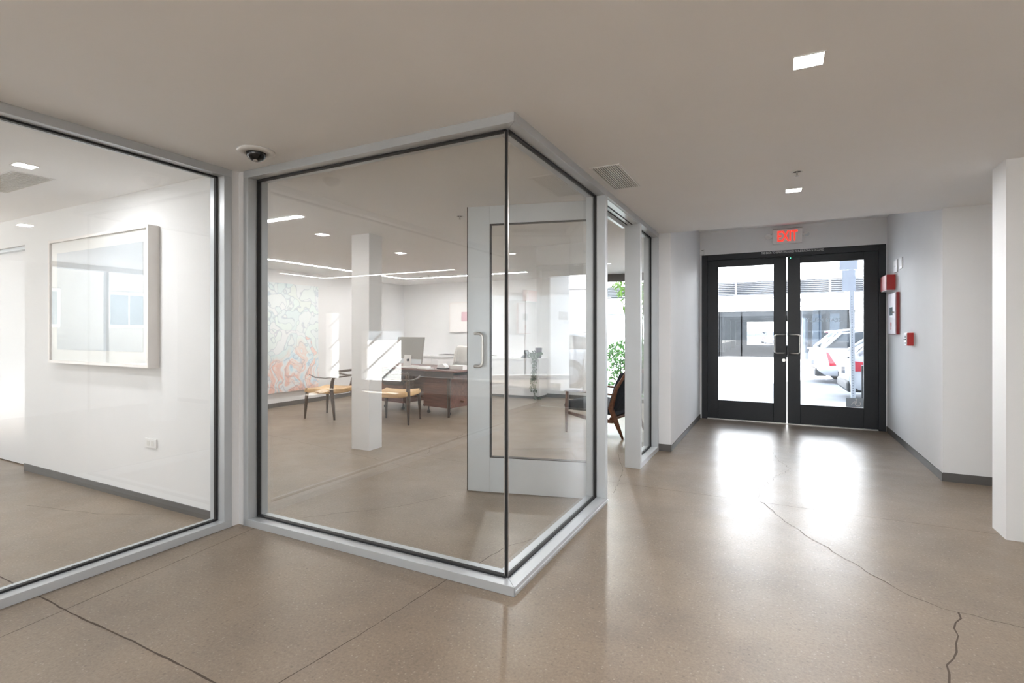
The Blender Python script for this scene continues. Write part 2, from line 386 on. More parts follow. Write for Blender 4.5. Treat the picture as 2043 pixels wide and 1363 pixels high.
wall('wall_office_far', (-7.65, -2.98, 9.40, 9.6, 0, CEIL), (-1.62, -1.01, 9.40, 9.6, 0, 2.9))
wall('wall_far_left', (-10.0, -9.8, -4.4, -2.4, 0, 2.9), (-10.0, -9.8, 1.9, 2.4, 0, 2.9), (-10.0, -9.8, -2.4, 1.9, 2.30, 2.9), (-10.0, -9.8, -2.4, 1.9, 0, .10))
wall('wall_far_right', (3.6, 3.8, -6.4, 5.9, 0, 2.9))
wall('wall_left_room_back', (-9.8, -9.52, -4.4, -4.2, 0, CEIL), (-9.10, -8.40, -4.4, -4.2, 0, CEIL), (-7.25, -3.40, -4.4, -4.2, 0, CEIL),
     (-9.52, -9.10, -4.4, -4.2, 0, .22), (-9.52, -9.10, -4.4, -4.2, 1.75, CEIL), (-8.40, -7.25, -4.4, -4.2, 0, .22), (-8.40, -7.25, -4.4, -4.2, 1.32, CEIL),
     (-3.40, -3.20, -6.2, -2.0, 0, CEIL))
wall('wall_back', (-3.4, -2.6, -6.4, -6.2, 0, 2.9), (2.9, 3.8, -6.4, -6.2, 0, 2.9), (-2.6, 2.9, -6.4, -6.2, 2.30, 2.9), (-2.6, 2.9, -6.4, -6.2, 0, .12))
wall('wall_office_column', (-4.205, -3.95, 4.266, 4.47, 0, CEIL))
# recessed dark baseboards
def baseb(name, *bs):
    mb = MB()
    for b in bs: mb.box(*b)
    struct(mb.build(name, M['base']))
baseb('baseboard_right', (1.292, 1.30, 5.682, 8.18, 0, .07), (1.30, 3.6, 5.682, 5.69, 0, .075))
baseb('baseboard_vestibule', (-1.01, -1.002, 5.735, 8.18, 0, .06), (-1.285, -1.002, 5.727, 5.735, 0, .075))
baseb('baseboard_partition', (-6.28, -3.40, 2.182, 2.19, 0, .065))
baseb('baseboard_office', (-7.65, -7.64, 2.385, 9.40, 0, .075), (-7.64, -2.98, 9.39, 9.40, 0, .075))

# storefront glazing -------------------------------------------------
def gask(mb, b): mb.box(*b)
# window_1: long pane on the left (plane X)
w1 = struct(empty('window_1', (-3.30, 1.0, 0)))
X0, X1, GX = -3.375, -3.225, -3.305
for nm, b in (('sill', (X0, X1, -2.0, 2.185, 0, .048)), ('head', (X0, X1, -2.0, 2.185, 2.332, CEIL)),
              ('jamb', (X0, X1, 2.132, 2.185, .048, 2.332)), ('jamb', (X0, X1, -2.0, -1.95, .048, 2.332))):
    box(nm, M['alu'], b, w1, .002)
box('pane', M['pane'], (GX - .005, GX + .005, -1.95, 2.135, .05, 2.33), w1)
for b in ((GX - .013, GX + .013, -1.95, 2.132, .048, .058), (GX - .013, GX + .013, -1.95, 2.132, 2.322, 2.332), (GX - .013, GX + .013, 2.120, 2.132, .048, 2.332)):
    box('gasket', M['gasket'], b, w1)
# window_2: glass corner, face toward the lobby (plane Y) and face toward the hall (plane X)
w2 = struct(empty('window_2', (-1.22, 2.31, 0)))
Y0, Y1, GY = 2.235, 2.385, 2.312; HX1, HX0, HG = -1.135, -1.285, -1.217
def mitre(nm, z0, z1, m):
    mb = MB(); mb.prism([(-3.18, Y0), (HX1 - .0015, Y0), (HX0 - .0015, Y1), (-3.18, Y1)], lambda a, b, d: (a, b, d), z0, z1); mb.build(nm, m, w2, .0015)
    mb = MB(); mb.prism([(HX1, Y0 + .001), (HX1, 3.80), (HX0, 3.80), (HX0, Y1 + .001)], lambda a, b, d: (a, b, d), z0, z1); mb.build(nm, m, w2, .0015)
mitre('sill', 0, .048, M['alu']); mitre('head', 2.332, CEIL, M['alu'])
box('sill_lip', M['alu2'], (HX1, HX1 + .006, Y0 + .01, 3.80, .018, .028), w2)
box('jamb', M['alu'], (-3.18, -3.13, Y0, Y1, .048, 2.332), w2, .002)
box('mullion', M['alu2'], (HX0, HX1, 3.745, 3.80, .048, 2.332), w2, .002)
box('mullion_cover', M['alu'], (HX0, HX1 - .004, 3.80, 3.815, .0, 2.332), w2, .002)
box('pane', M['pane'], (-3.13, HG - .008, GY - .005, GY + .005, .05, 2.33), w2)
box('pane', M['pane'], (HG - .005, HG + .005, GY + .002, 3.745, .05, 2.33), w2)
box('corner_joint', M['gasket'], (HG - .0085, HG + .0055, GY - .006, GY + .005, .05, 2.33), w2)
box('glass_edge', M['steel'], (HG - .012, HG - .009, GY - .0065, GY - .0035, .05, 2.33), w2)
box('glass_edge', M['steel'], (HG + .0045, HG + .0075, GY - .003, GY + .002, .05, 2.33), w2)
for b in ((-3.13, HG, GY - .014, GY + .014, .048, .058), (-3.13, HG, GY - .014, GY + .014, 2.322, 2.332), (-3.13, -3.118, GY - .014, GY + .014, .048, 2.332),
          (HG - .013, HG + .013, GY, 3.745, .048, .057), (HG - .013, HG + .013, GY, 3.745, 2.322, 2.332), (HG - .013, HG + .013, 3.733, 3.745, .048, 2.332)):
    box('gasket', M['gasket'], b, w2)
# window_3: sidelight beyond the door
w3 = struct(empty('window_3', (-1.22, 5.3, 0)))
box('post', M['alu2'], (HX0, HX1, 4.87, 4.925, 0, 2.332), w3, .002)
box('jamb', M['alu'], (HX0, HX1, 5.68, 5.735, .048, 2.332), w3, .002)
box('sill', M['alu2'], (HX0, HX1, 4.925, 5.735, 0, .048), w3, .002)
box('head', M['alu'], (HX0, HX1, 3.80, 5.735, 2.332, CEIL), w3, .002)
box('pane', M['pane'], (HG - .005, HG + .005, 4.925, 5.68, .05, 2.33), w3)
for b in ((HG - .013, HG + .013, 4.925, 5.68, .048, .057), (HG - .013, HG + .013, 4.925, 5.68, 2.322, 2.332), (HG - .013, HG + .013, 5.668, 5.68, .048, 2.332)):
    box('gasket', M['gasket'], b, w3)
box('door_stop', M['alu2'], (HX0 - .03, HX0, 3.82, 4.87, 2.30, CEIL), w3, .002)
box('door_track', M['alu2'], (HX0, HX1 - .02, 3.82, 4.87, 2.326, 2.3325), w3)
for x in (-1.262, -1.215): box('track_groove', M['gasket'], (x - .006, x + .006, 3.82, 4.90, 2.3235, 2.3262), w3)
# door_1: open glass door leaf
hinge = Vector((-1.165, 3.845, 0)); far = Vector((-2.234, 3.569, 0)); dl = (far - hinge).length
d1 = struct(empty('door_1', hinge, math.atan2(far.y - hinge.y, far.x - hinge.x)))
T = .022
def lb(nm, m, x0, x1, z0, z1, t=T, bev=.002): return box(nm, m, (x0, x1, -t, t, z0, z1), d1, bev, rel=False)
TOPZ = 2.318
lb('stile', M['alu2'], 0, .115, .008, TOPZ); lb('stile', M['alu2'], dl - .185, dl, .008, TOPZ)
lb('rail', M['alu2'], .115, dl - .185, 2.172, TOPZ); lb('rail', M['alu2'], .115, dl - .185, .008, .287)
lb('pane', M['pane'], .115, dl - .185, .287, 2.172, .005, 0)
for a in ((.115, dl - .185, .287, .293), (.115, dl - .185, 2.166, 2.172), (dl - .191, dl - .185, .287, 2.172)): lb('gasket', M['gasket'], *a, T + .0015, 0)
box('edge_gasket', M['gasket'], (dl, dl + .006, -T, T, .008, TOPZ), d1, rel=False)
box('edge_gasket', M['gasket'], (-.008, 0, -T, T, .008, TOPZ), d1, rel=False)
for s in (1, -1):
    pts = [(dl - .065, s * T, 1.288)]
    for k in range(7): a = k / 6 * math.pi / 2; pts.append((dl - .105 - .035 * math.sin(a), s * (T + .055), 1.288 - .035 * (1 - math.cos(a))))
    pts = [(dl - .065, s * T, 1.288), (dl - .075, s * (T + .045), 1.288)] + pts[1:]
    lo = [(x, y, 1.156 * 2 - z) for x, y, z in reversed(pts)]
    MB().tube(pts + lo, .0125, 12).build('pull_handle', M['steel'], d1, rel=False, smooth=True)

# door_2: black double entrance doors
d2 = struct(empty('door_2', (.15, 8.20, 0)))
FY0, FY1 = 8.175, 8.30
box('frame_jamb', M['black'], (-.985, -.905, FY0, FY1, 0, 2.452), d2, .003); box('frame_jamb', M['black'], (1.208, 1.288, FY0, FY1, 0, 2.452), d2, .003)
box('frame_head', M['black'], (-.905, 1.208, FY0, FY1, 2.368, 2.452), d2, .003)
box('threshold', M['steel'], (-.905, 1.208, FY0 + .01, FY1, 0, .012), d2)
LY0, LY1 = 8.205, 8.25
for x0, x1, g0, g1 in ((-.906, .142, -.757, -.02), (.155, 1.209, .315, 1.05)):
    lf = box('leaf_stile', M['black'], (x0, g0, LY0, LY1, .014, 2.369), d2, .003)
    box('leaf_stile', M['black'], (g1, x1, LY0, LY1, .014, 2.369), d2, .003)
    box('leaf_rail', M['black'], (g0, g1, LY0, LY1, 2.265, 2.369), d2, .003); box('leaf_rail', M['black'], (g0, g1, LY0, LY1, .014, .285), d2, .003)
    box('pane', M['dooropane'], (g0, g1, 8.222, 8.23, .285, 2.265), d2)
box('green_light', M['green'], (.188, .197, 8.198, 8.204, 2.338, 2.346), d2)
box('sensor_bar', M['black'], (-.13, .45, 8.165, 8.20, 2.352, 2.366), d2, .003)
def pull(xb, xa):
    sgn = 1 if xa > xb else -1; z0, z1 = 1.0, 1.262; y = 8.205; pts = [(xa, y, z1), (xa - sgn * .02, y - .05, z1)]
    for k in range(6): a = k / 5 * math.pi / 2; pts.append((xb + sgn * .03 - sgn * .03 * math.sin(a), y - .058, z1 - .03 * (1 - math.cos(a))))
    lo = [(x, yy, z0 + z1 - z) for x, yy, z in reversed(pts)]
    MB().tube(pts + lo, .0125, 10).build('pull_handle', M['steel'], d2, smooth=True)
pull(-.005, .12); pull(.305, .185)
MB().tube([(.108, 8.207, .90), (.108, 8.188, .90)], .024, 16).build('lock_cylinder', M['steel'], d2, .002)
box('key_plate', M['ink'], (.098, .118, 8.202, 8.206, .82, .85), d2)
text('door_notice', 'THIS DOOR TO REMAIN UNLOCKED WHILE BUILDING IS OCCUPIED', .042, M['vinyl'], d2, (-.177, 8.1745, 2.415), (1, 0, 0), (0, 0, 1), .77, .0006)
# accessibility sticker on the pane
st = box('access_sticker', M['vinylgrey'], (.852, 1.048, 8.2165, 8.2215, .289, .412), d2)
def ring(cx, cz, r, w, a0, a1, n=20):
    o, i = [], []
    for k in range(n + 1):
        a = R(a0 + (a1 - a0) * k / n); o.append((cx + r * math.cos(a), cz + r * math.sin(a))); i.append((cx + (r - w) * math.cos(a), cz + (r - w) * math.sin(a)))
    mb = MB(); vs = [(x, 8.2145, z) for x, z in o] + [(x, 8.2145, z) for x, z in i]; n1 = n + 1
    mb.add(vs, [(k, k + 1, n1 + k + 1, n1 + k) for k in range(n)]); return mb
mb = ring(.985, .338, .034, .008, -230, 40)
mb.add([(x, 8.2143, z) for x, z in ((.962, .385), (.970, .385), (.972, .345), (.964, .345))], [(0, 1, 2, 3)])
mb.add([(x, 8.2143, z) for x, z in ((.964, .353), (.964, .345), (.930, .345), (.930, .353))], [(0, 1, 2, 3)])
mb.add([(x, 8.2143, z) for x, z in ((.935, .352), (.928, .352), (.908, .316), (.917, .316))], [(0, 1, 2, 3)])
mb.add([(x, 8.2143, z) for x, z in ((.962, .372), (.962, .366), (.938, .366), (.938, .372))], [(0, 1, 2, 3)])
mb.add([(.966 + .009 * math.cos(k * .5236), 8.2143, .397 + .009 * math.sin(k * .5236)) for k in range(12)], [tuple(range(12))])
mb.build('wheelchair_symbol', M['vinyl'], st)
text('door_lettering', 'SEAN KELLY', .075, M['frost'], d2, (.80, 8.2315, 1.44), (-1, 0, 0), (0, 0, 1), .42, .0004)

# door_3: pale panel in the left room
d3 = struct(empty('door_3', (-6.9, 2.27, 0)))
box('panel', M['lam'], (-7.45, -6.28, 2.26, 2.30, .012, 2.09), d3); box('head_rail', M['alu'], (-7.45, -6.28, 2.215, 2.30, 2.09, 2.12), d3, .002)
# window_4: street window of the office
w4 = struct(empty('window_4', (-2.7, 9.46, 0)))
for nm, b in (('jamb', (-2.98, -2.92, 9.40, 9.54, 0, CEIL)), ('jamb', (-1.67, -1.62, 9.40, 9.54, 0, CEIL)), ('sill', (-2.92, -1.67, 9.40, 9.54, 0, .06))):
    box(nm, M['alu'] if nm != 'sill' else M['base'], b, w4, .002)
box('pane', M['winpane'], (-2.92, -1.67, 9.465, 9.475, .06, CEIL), w4)
box('shade_box', M['grille'], (-2.92, -1.67, 9.34, 9.40, 2.235, CEIL), w4, .006)
# window_5: glazed front behind the camera
w5 = struct(empty('window_5', (.15, -6.3, 0)))
for x in (-2.6, -1.24, .12, 1.48, 2.86): box('mullion', M['black'], (x, x + .05, -6.34, -6.26, .12, 2.30), w5)
for i in range(4): box('pane', M['pane'], (-2.55 + 1.36 * i, -1.24 + 1.36 * i, -6.305, -6.295, .12, 2.30), w5)

# added_window_6, added_window_7: unseen openings added to mirror as sun patches; slanted bars imitate mullion shadows
for nm, x0, x1, z1 in (('added_window_6', -8.40, -7.25, 1.32), ('added_window_7', -9.52, -9.10, 1.75)):
    w6 = struct(empty(nm, ((x0 + x1) / 2, -4.3, 0)))
    box('pane', M['pane'], (x0, x1, -4.305, -4.295, .22, z1), w6)
    zz = -.15
    while zz < z1:
        a, b = (x0, zz), (x1, zz + (x1 - x0) * .745)
        if b[1] > .24:
            a2 = (x0 + max(0, (.24 - a[1]) / .745), max(a[1], .24)); b2 = (x1 - max(0, (b[1] - z1 + .02) / .745), min(b[1], z1 - .02))
            if b2[0] > a2[0]: MB().tube([(a2[0], -4.3, a2[1]), (b2[0], -4.3, b2[1])], .028, 6).build('slanted_bar', M['alu'], w6)
        zz += .52
w8 = struct(empty('window_8', (-9.9, -.25, 0)))
for i in range(4): box('pane', M['pane'], (-9.905, -9.895, -2.36 + 1.065 * i, -1.335 + 1.065 * i, .10, 2.30), w8)
for i in range(5): box('mullion', M['alu'], (-9.94, -9.86, -2.40 + 1.065 * i, -2.36 + 1.065 * i, .10, 2.30), w8)
struct(box('side_yard', M['asphalt'], (-40, -10.0, -4.4, 30, -.25, -.15)))
struct(box('added_terrace', M['walk'], (-60, -6, -80, -4.4, -.25, -.15)))  # unseen pale ground added as the bright surface behind the mirrored patches
struct(box('added_rear_yard', M['asphalt'], (-6, 30, -80, -6.2, -.25, -.15)))  # unseen dark ground added to keep reflections in the entrance door glass low
# ================================================================== LAMPS
def recessed(x, y, label, power, group, h=.0515, z=CEIL, off=''):
    o = thing('recessed_light' + off, (x, y, z), label, 'ceiling light', group)
    mb = MB()
    for b in ((-h - .006, h + .006, -h - .006, -h), (-h - .006, h + .006, h, h + .006), (-h - .006, -h, -h, h), (h, h + .006, -h, h)):
        mb.box(b[0], b[1], b[2], b[3], -.003, .002)
    mb.build('trim', M['ceil'], o, rel=False)
    MB().box(-h, h, -h, h, -.0015, .004).build('lens', M['lens'], o, rel=False)
    ld = bpy.data.lights.new('lamp' + off, 'AREA'); ld.shape = 'SQUARE'; ld.size = h * 2; ld.energy = power; ld.color = (.98, .985, 1.0)
    lo = bpy.data.objects.new('lamp' + off, ld); C.objects.link(lo); lo.parent = o; lo.location = (0, 0, -.006)
    return o
HP = 6
recessed(.118, 2.35, 'small square recessed light in the hall ceiling near the glass corner', HP, 'hall ceiling lights')
recessed(.125, 4.45, 'small square recessed light in the ceiling before the exit doors', HP, 'hall ceiling lights')
for y in (.25, -1.85, -3.95):           # the same row of hall lights goes on behind the camera
    recessed(.12, y, 'square recessed light of the hall row, away from the exit doors', HP, 'hall ceiling lights', off='_offscreen')
recessed(-4.33, 1.51, 'square recessed light beside the slatted grille behind the long pane', 2.5, 'left room ceiling lights')
for x, y in ((-4.45, .55), (-4.55, -.9)):   # seen mirrored in the corner glass
    recessed(x, y, 'square recessed light of the left room, mirrored in the corner glass', 3.5, 'left room ceiling lights', off='_offscreen')
for x, y in ((-3.22, 6.28), (-2.35, 7.9)):
    recessed(x, y, 'tiny recessed light in the office ceiling beyond the glass door', HP, 'office ceiling lights', .035)
# office LED channel (U shape)
for nm, b, lab in (('led_strip', (-6.72, -6.655, 3.38, 8.28, CEIL - .004, CEIL + .004), 'long warm led strip in the ceiling along the painting wall'),
                   ('led_strip', (-6.655, -3.97, 8.28, 8.345, CEIL - .004, CEIL + .004), 'warm led strip in the ceiling above the white sideboard'),
                   ('led_strip', (-6.655, -3.93, 3.315, 3.38, CEIL - .004, CEIL + .004), 'bright led strip in the ceiling near the glass corner, ahead of the column'),
                   ('led_strip_offscreen', (-8.10, -8.035, -2.80, -1.80, CEIL - .004, CEIL + .004), 'short led strip seen mirrored in the corner glass'),
                   ('led_strip_offscreen', (-8.035, -4.94, -2.83, -2.77, CEIL - .004, CEIL + .004), 'long led strip seen mirrored in the corner glass')):
    tag(box(nm, M['led2' if 'mirrored' in lab else 'led'], b), lab, 'led strip', 'linear ceiling lights')

# ================================================================== CEILING FITTINGS
def sprinkler(x, y, label, s=1):
    o = thing('sprinkler', (x, y, CEIL), label, 'sprinkler', 'ceiling sprinklers')
    MB().lathe([(.030 * s, 0), (.036 * s, 0), (.036 * s, -.003), (.028 * s, -.005), (.024 * s, .004)]).build('escutcheon', M['plastic'], o, rel=False, smooth=True)
    MB().lathe([(.0235 * s, .002), (.0235 * s, -.001)]).build('cup', M['grille'], o, rel=False)
    MB().tube([(0, 0, 0), (0, 0, -.028)], .0055 * s).build('stem', M['steel'], o, rel=False)
    MB().lathe([(.013 * s, -.028), (.013 * s, -.031)], n=10).build('deflector', M['steel'], o, rel=False)
sprinkler(.131, 3.943, 'round fire sprinkler in the hall ceiling before the exit light'); sprinkler(-2.616, 4.022, 'small fire sprinkler in the office ceiling beside the open glass door')
sprinkler(-5.86, 7.93, 'fire sprinkler in the office ceiling under the far led strip')
o = thing('security_camera', (-2.755, 2.02, CEIL), 'dark glass dome security camera on a white ceiling plate', 'camera')
MB().lathe([(.104, 0), (.106, -.006), (.098, -.013), (.062, -.017), (.058, -.010)], n=32).build('plate', M['plastic'], o, rel=False, smooth=True)
MB().lathe([(.055, -.012)] + [(.055 * math.cos(R(a)), -.016 - .048 * math.sin(R(a))) for a in range(0, 90, 12)] + [(.004, -.064)], n=24).build('dome', mat('smoked_dome', (.012, .012, .014), .05), o, rel=False, smooth=True)
MB().lathe([(.012, -.02), (.012, -.0665), (.006, -.0665)], (.01, -.012, 0), 12).build('lens', M['steel'], o, rel=False)
def vent(x0, x1, y0, y1, n, along, label):
    o = thing('ceiling_vent', ((x0 + x1) / 2, (y0 + y1) / 2, CEIL), label, 'vent', 'ceiling grilles')
    box('backing', M['grille'], (x0, x1, y0, y1, CEIL - .0015, CEIL + .002), o)
    mb = MB(); e = .012
    for b in ((x0 - e, x1 + e, y0 - e, y0), (x0 - e, x1 + e, y1, y1 + e), (x0 - e, x0, y0, y1), (x1, x1 + e, y0, y1)): mb.box(*b, CEIL - .004, CEIL)
    mb.build('frame', M['ceil'], o)
    me = None
    for i in range(n):
        t = (i + .5) / n
        if along == 'y':
            p = x0 + (x1 - x0) * t; w = (x1 - x0) / n * .28; b = (p - w, p + w, y0, y1, CEIL - .006, CEIL - .001)
        else:
            p = y0 + (y1 - y0) * t; w = (y1 - y0) / n * .28; b = (x0, x1, p - w, p + w, CEIL - .006, CEIL - .001)
        box('slat', M['slat'], b, o)
vent(-1.079, -.90, 3.245, 3.79, 12, 'y', 'slatted supply grille in the hall ceiling beside the glass wall')
vent(-5.287, -4.545, 1.52, 1.74, 16, 'x', 'slatted grille in the left room ceiling behind the recessed light')

# ================================================================== VESTIBULE FITTINGS
o = thing('exit_sign', (.152, 8.18, 2.53), 'white exit sign with red letters and two emergency lamp heads', 'exit sign')
box('housing', M['plastic'], (-.03, .334, 8.125, 8.18, 2.537, 2.745), o, .006)
text('letters', 'EXIT', .205, M['exitred'], o, (.028, 8.1235, 2.575), (1, 0, 0), (0, 0, 1), .25, .001, bold=.004)
box('top_plate', M['base'], (-.03, .334, 8.13, 8.18, 2.745, 2.749), o)
for s, xa, xb in ((-1, -.03, -.085), (1, .334, .385)):
    MB().tube([(xa, 8.155, 2.66), (xb, 8.14, 2.65 + .006 * s)], [.03, .02], 12).build('lamp_arm', M['plastic'], o, smooth=True)
    h = MB().tube([(xb, 8.16, 2.655), (xb + .004 * s, 8.12, 2.648)], [.028, .042], 20).build('lamp_head', M['plastic'], o, smooth=False)
    MB().tube([(xb + .004 * s, 8.1195, 2.648), (xb + .004 * s, 8.1185, 2.648)], .033, 20).build('lamp_glass', M['alu'] if s > 0 else M['slat'], h)
o = thing('junction_box', (-.97, 8.18, 2.46), 'small white junction box at the upper corner of the black door frame', 'box')
box('housing', M['plastic'], (-1.008, -.948, 8.14, 8.18, 2.458, 2.545), o, .004); box('slot', M['grille'], (-.985, -.955, 8.138, 8.141, 2.515, 2.525), o)
def wplate(y0, y1, z0, z1, lab, dot):
    o = thing('wall_plate', (1.30, (y0 + y1) / 2, z0), lab, 'wall plate', 'white wall plates')
    box('plate', M['plastic'], (1.288, 1.30, y0, y1, z0, z1), o, .003)
    if dot: MB().tube([(1.289, (y0 + y1) / 2, (z0 + z1) / 2), (1.284, (y0 + y1) / 2, (z0 + z1) / 2)], .010, 12).build('sensor', M['alu'], o)
    else: box('rocker', M['vinyl'], (1.285, 1.289, y0 + .03, y1 - .03, z0 + .03, z1 - .03), o, .001)
wplate(7.515, 7.70, 2.02, 2.165, 'white wall plate with a small round sensor above the red strobe', True)
wplate(7.245, 7.365, 2.03, 2.16, 'plain white wall plate, farther from the black doors than its pair', False)
o = thing('fire_strobe', (1.30, 7.85, 1.81), 'red box fire alarm strobe on the wall beside the exit doors', 'fire alarm')
box('housing', M['red'], (1.205, 1.30, 7.65, 8.02, 1.815, 2.0), o, .004); box('lens_edge', M['vinyl'], (1.203, 1.209, 7.648, 7.656, 1.815, 2.0), o); box('base_edge', M['plastic'], (1.21, 1.30, 7.66, 8.01, 1.808, 1.815), o)
o = thing('alarm_panel', (1.30, 7.65, 1.27), 'red edged fire alarm panel with grey display and key', 'alarm panel')
box('body', M['redk'], (1.268, 1.30, 7.42, 7.89, 1.27, 1.772), o, .003); f = box('cover', M['lilac'], (1.256, 1.269, 7.43, 7.885, 1.278, 1.766), o, .002)
box('display', M['screen'], (1.253, 1.257, 7.56, 7.74, 1.50, 1.60), f); box('display_rim', M['alu2'], (1.2545, 1.2562, 7.54, 7.76, 1.48, 1.62), f)
MB().tube([(1.256, 7.50, 1.535), (1.235, 7.47, 1.535)], .006, 8).build('key', M['steel'], f)
for z, s in ((1.395, .045), (1.345, .03)): MB().tube([(1.2555, 7.66, z), (1.253, 7.66, z)], s * .6, 14).build('symbol', M['red'], f)
box('symbol_bar', M['ink'], (1.253, 1.2555, 7.63, 7.69, 1.365, 1.374), f)
o = thing('pull_station', (1.30, 6.8, 1.155), 'small red fire alarm pull station on the white wall', 'fire alarm')
box('body', M['red'], (1.245, 1.30, 6.74, 6.855, 1.155, 1.292), o, .004); f = box('face', M['plastic'], (1.238, 1.246, 6.745, 6.85, 1.16, 1.288), o, .002)
box('handle', M['ink'], (1.228, 1.239, 6.76, 6.835, 1.212, 1.226), f, .002); box('marking', M['ink'], (1.2365, 1.2385, 6.77, 6.825, 1.235, 1.262), f); box('marking', M['ink'], (1.2365, 1.2385, 6.775, 6.82, 1.172, 1.19), f)

# ================================================================== LEFT ROOM
o = thing('framed_picture', (-4.84, 2.19, 1.03), 'large white framed pale print hung on the white wall', 'picture')
fx0, fx1, fz0, fz1, fy = -5.612, -4.076, 1.035, 2.088, 2.111; t = .022
for b in ((fx0, fx1, fy, 2.19, fz0, fz0 + t), (fx0, fx1, fy, 2.19, fz1 - t, fz1), (fx0, fx0 + t, fy, 2.19, fz0 + t, fz1 - t), (fx1 - t, fx1, fy, 2.19, fz0 + t, fz1 - t)):
    box('frame_rail', M['frame'], b, o, .001)
box('mat_board', M['mount'], (fx0 + t, fx1 - t, fy + .020, fy + .03, fz0 + t, fz1 - t), o)
box('print', M['print'], (fx0 + .115, fx1 - .10, fy + .0175, fy + .0205, fz0 + .115, fz1 - .115), o)
box('glazing', M['pane'], (fx0 + t, fx1 - t, fy + .008, fy + .011, fz0 + t, fz1 - t), o)
o = thing('wall_outlet', (-4.17, 2.19, .43), 'white electrical outlet low on the wall below the framed print', 'outlet')
f = box('plate', M['plastic'], (-4.255, -4.10, 2.180, 2.19, .428, .497), o, .003)
for x in (-4.205, -4.15): box('socket', M['slat'], (x - .016, x + .016, 2.178, 2.181, .443, .482), f, .001)

# ================================================================== OFFICE
o = thing('abstract_painting', (-7.65, 6.0, .25), 'tall abstract canvas in pale blue, white and coral', 'painting')
box('canvas', M['canvas'], (-7.649, -7.61, 5.15, 6.872, .25, 2.15), o, .003)
pa = MB().box(-.002, .001, -.858, .858, -.0, 1.896).build('painted_face', M['painting'], o, rel=False); pa.location = (.042, .011, .002)
o = thing('small_picture', (-5.95, 9.40, 1.29), 'cream framed print with a small pink square', 'picture')
box('frame', M['frame'], (-6.35, -5.55, 9.35, 9.40, 1.295, 1.945), o, .004); box('mat_board', M['mount'], (-6.33, -5.57, 9.347, 9.352, 1.315, 1.925), o); box('print', M['pink'], (-6.03, -5.82, 9.344, 9.348, 1.53, 1.73), o)
o = thing('grey_print', (-4.72, 9.40, 1.2), 'pale grey unframed print on the wall over the sideboard', 'picture')
box('sheet', mat('pale_grey_print', (.68, .675, .665), .6, noise=.05, scale=5), (-4.90, -4.52, 9.385, 9.40, 1.25, 1.95), o, .002)
# sideboard
o = thing('sideboard', (-5.6, 9.2, 0), 'long low white sideboard along the far wall', 'sideboard')
box('plinth', M['toe'], (-7.2, -4.07, 9.04, 9.389, 0, .055), o)
box('top', M['lam'], (-7.25, -4.04, 8.985, 9.398, .755, .79), o, .002); box('side_panel', M['lam'], (-4.07, -4.045, 9.0, 9.398, .055, .755), o)
for i in range(5): box('front_panel', M['lam'], (-7.2 + .626 * i + .002, -7.2 + .626 * (i + 1) - .002, 9.0, 9.02, .055, .752), o, .001)
box('body', M['lam'], (-7.2, -4.07, 9.02, 9.398, .055, .755), o)
for i, (x0, x1, z, lab) in enumerate(((-6.42, -5.85, .79, 'flat stack of large books on the white sideboard'), (-5.6, -5.15, .79, 'single large flat book on the white sideboard'))):
    b = thing('art_book', ((x0 + x1) / 2, 9.2, z), lab, 'book')
    box('cover', M['alu2'] if i else M['tin'], (x0, x1, 9.05, 9.35, z, z + .006), b); box('pages', M['paper'], (x0 + .004, x1 - .006, 9.055, 9.345, z + .006, z + .024), b); box('cover', M['grille'], (x0, x1, 9.05, 9.35, z + .024, z + .03), b)
o = thing('photo_frame', (-4.40, 9.2, .79), 'small dark photo frame standing on the sideboard', 'photo frame')
mb = MB(); mb.obox((-4.40, 9.2, .865), (1, 0, 0), (0, .97, .24), (0, -.24, .97), .048, .008, .075); mb.build('frame', M['grille'], o, .002)
mb = MB(); mb.obox((-4.40, 9.190, .868), (1, 0, 0), (0, .97, .24), (0, -.24, .97), .036, .002, .06); mb.build('photo', M['tin'], o)
o = thing('black_figurine', (-4.34, 9.12, .79), 'small dark curled figurine beside the photo frame', 'figurine')
MB().tube([(-4.47, 9.10, .80), (-4.42, 9.10, .815), (-4.37, 9.10, .82), (-4.345, 9.10, .845), (-4.37, 9.10, .875), (-4.40, 9.10, .87)], [.012, .025, .026, .022, .016, .008], 10).build('body', M['toe'], o, smooth=True)
# trailing plant
o = thing('trailing_plant', (-4.13, 9.12, .79), 'trailing ivy in a dark pot spilling down the sideboard end', 'plant')
MB().lathe([(.045, 0), (.052, .01), (.062, .10), (.070, .20), (.064, .20), (.056, .10)], (-4.12, 9.16, .79), 20).build('pot', M['pot'], o, smooth=True)
rnd = random.Random(3); mb = MB(); leaf_cloud(mb, (-4.16, 9.05, .86), (.13, .10, .09), 60, .075, rnd, .6, .7); st_ = MB()
for k in range(9):
    x, y, z = -4.14 + rnd.uniform(-.09, .09), 8.96 + rnd.uniform(-.02, .02), .86; pts = [(x, y + .1, z)]; zl = rnd.choice((.02, .05, .2, .3, .45))
    while z > zl:
        pts.append((x, y, z)); z -= .055; x += rnd.uniform(-.02, .02); y += rnd.uniform(-.008, .008)
        if rnd.random() < .8: leaf_cloud(mb, (x, y - .01, z), (.02, .02, .02), 1, .07, rnd, .8, .65)
    st_.tube(pts, .002, 4)
leaf_cloud(mb, (-4.08, 8.96, .035), (.13, .05, .02), 14, .06, rnd, .0, .6); st_.build('vines', M['leaf'], o)['kind'] = 'stuff'; mb.build('leaves', M['leaf'], o)['kind'] = 'stuff'

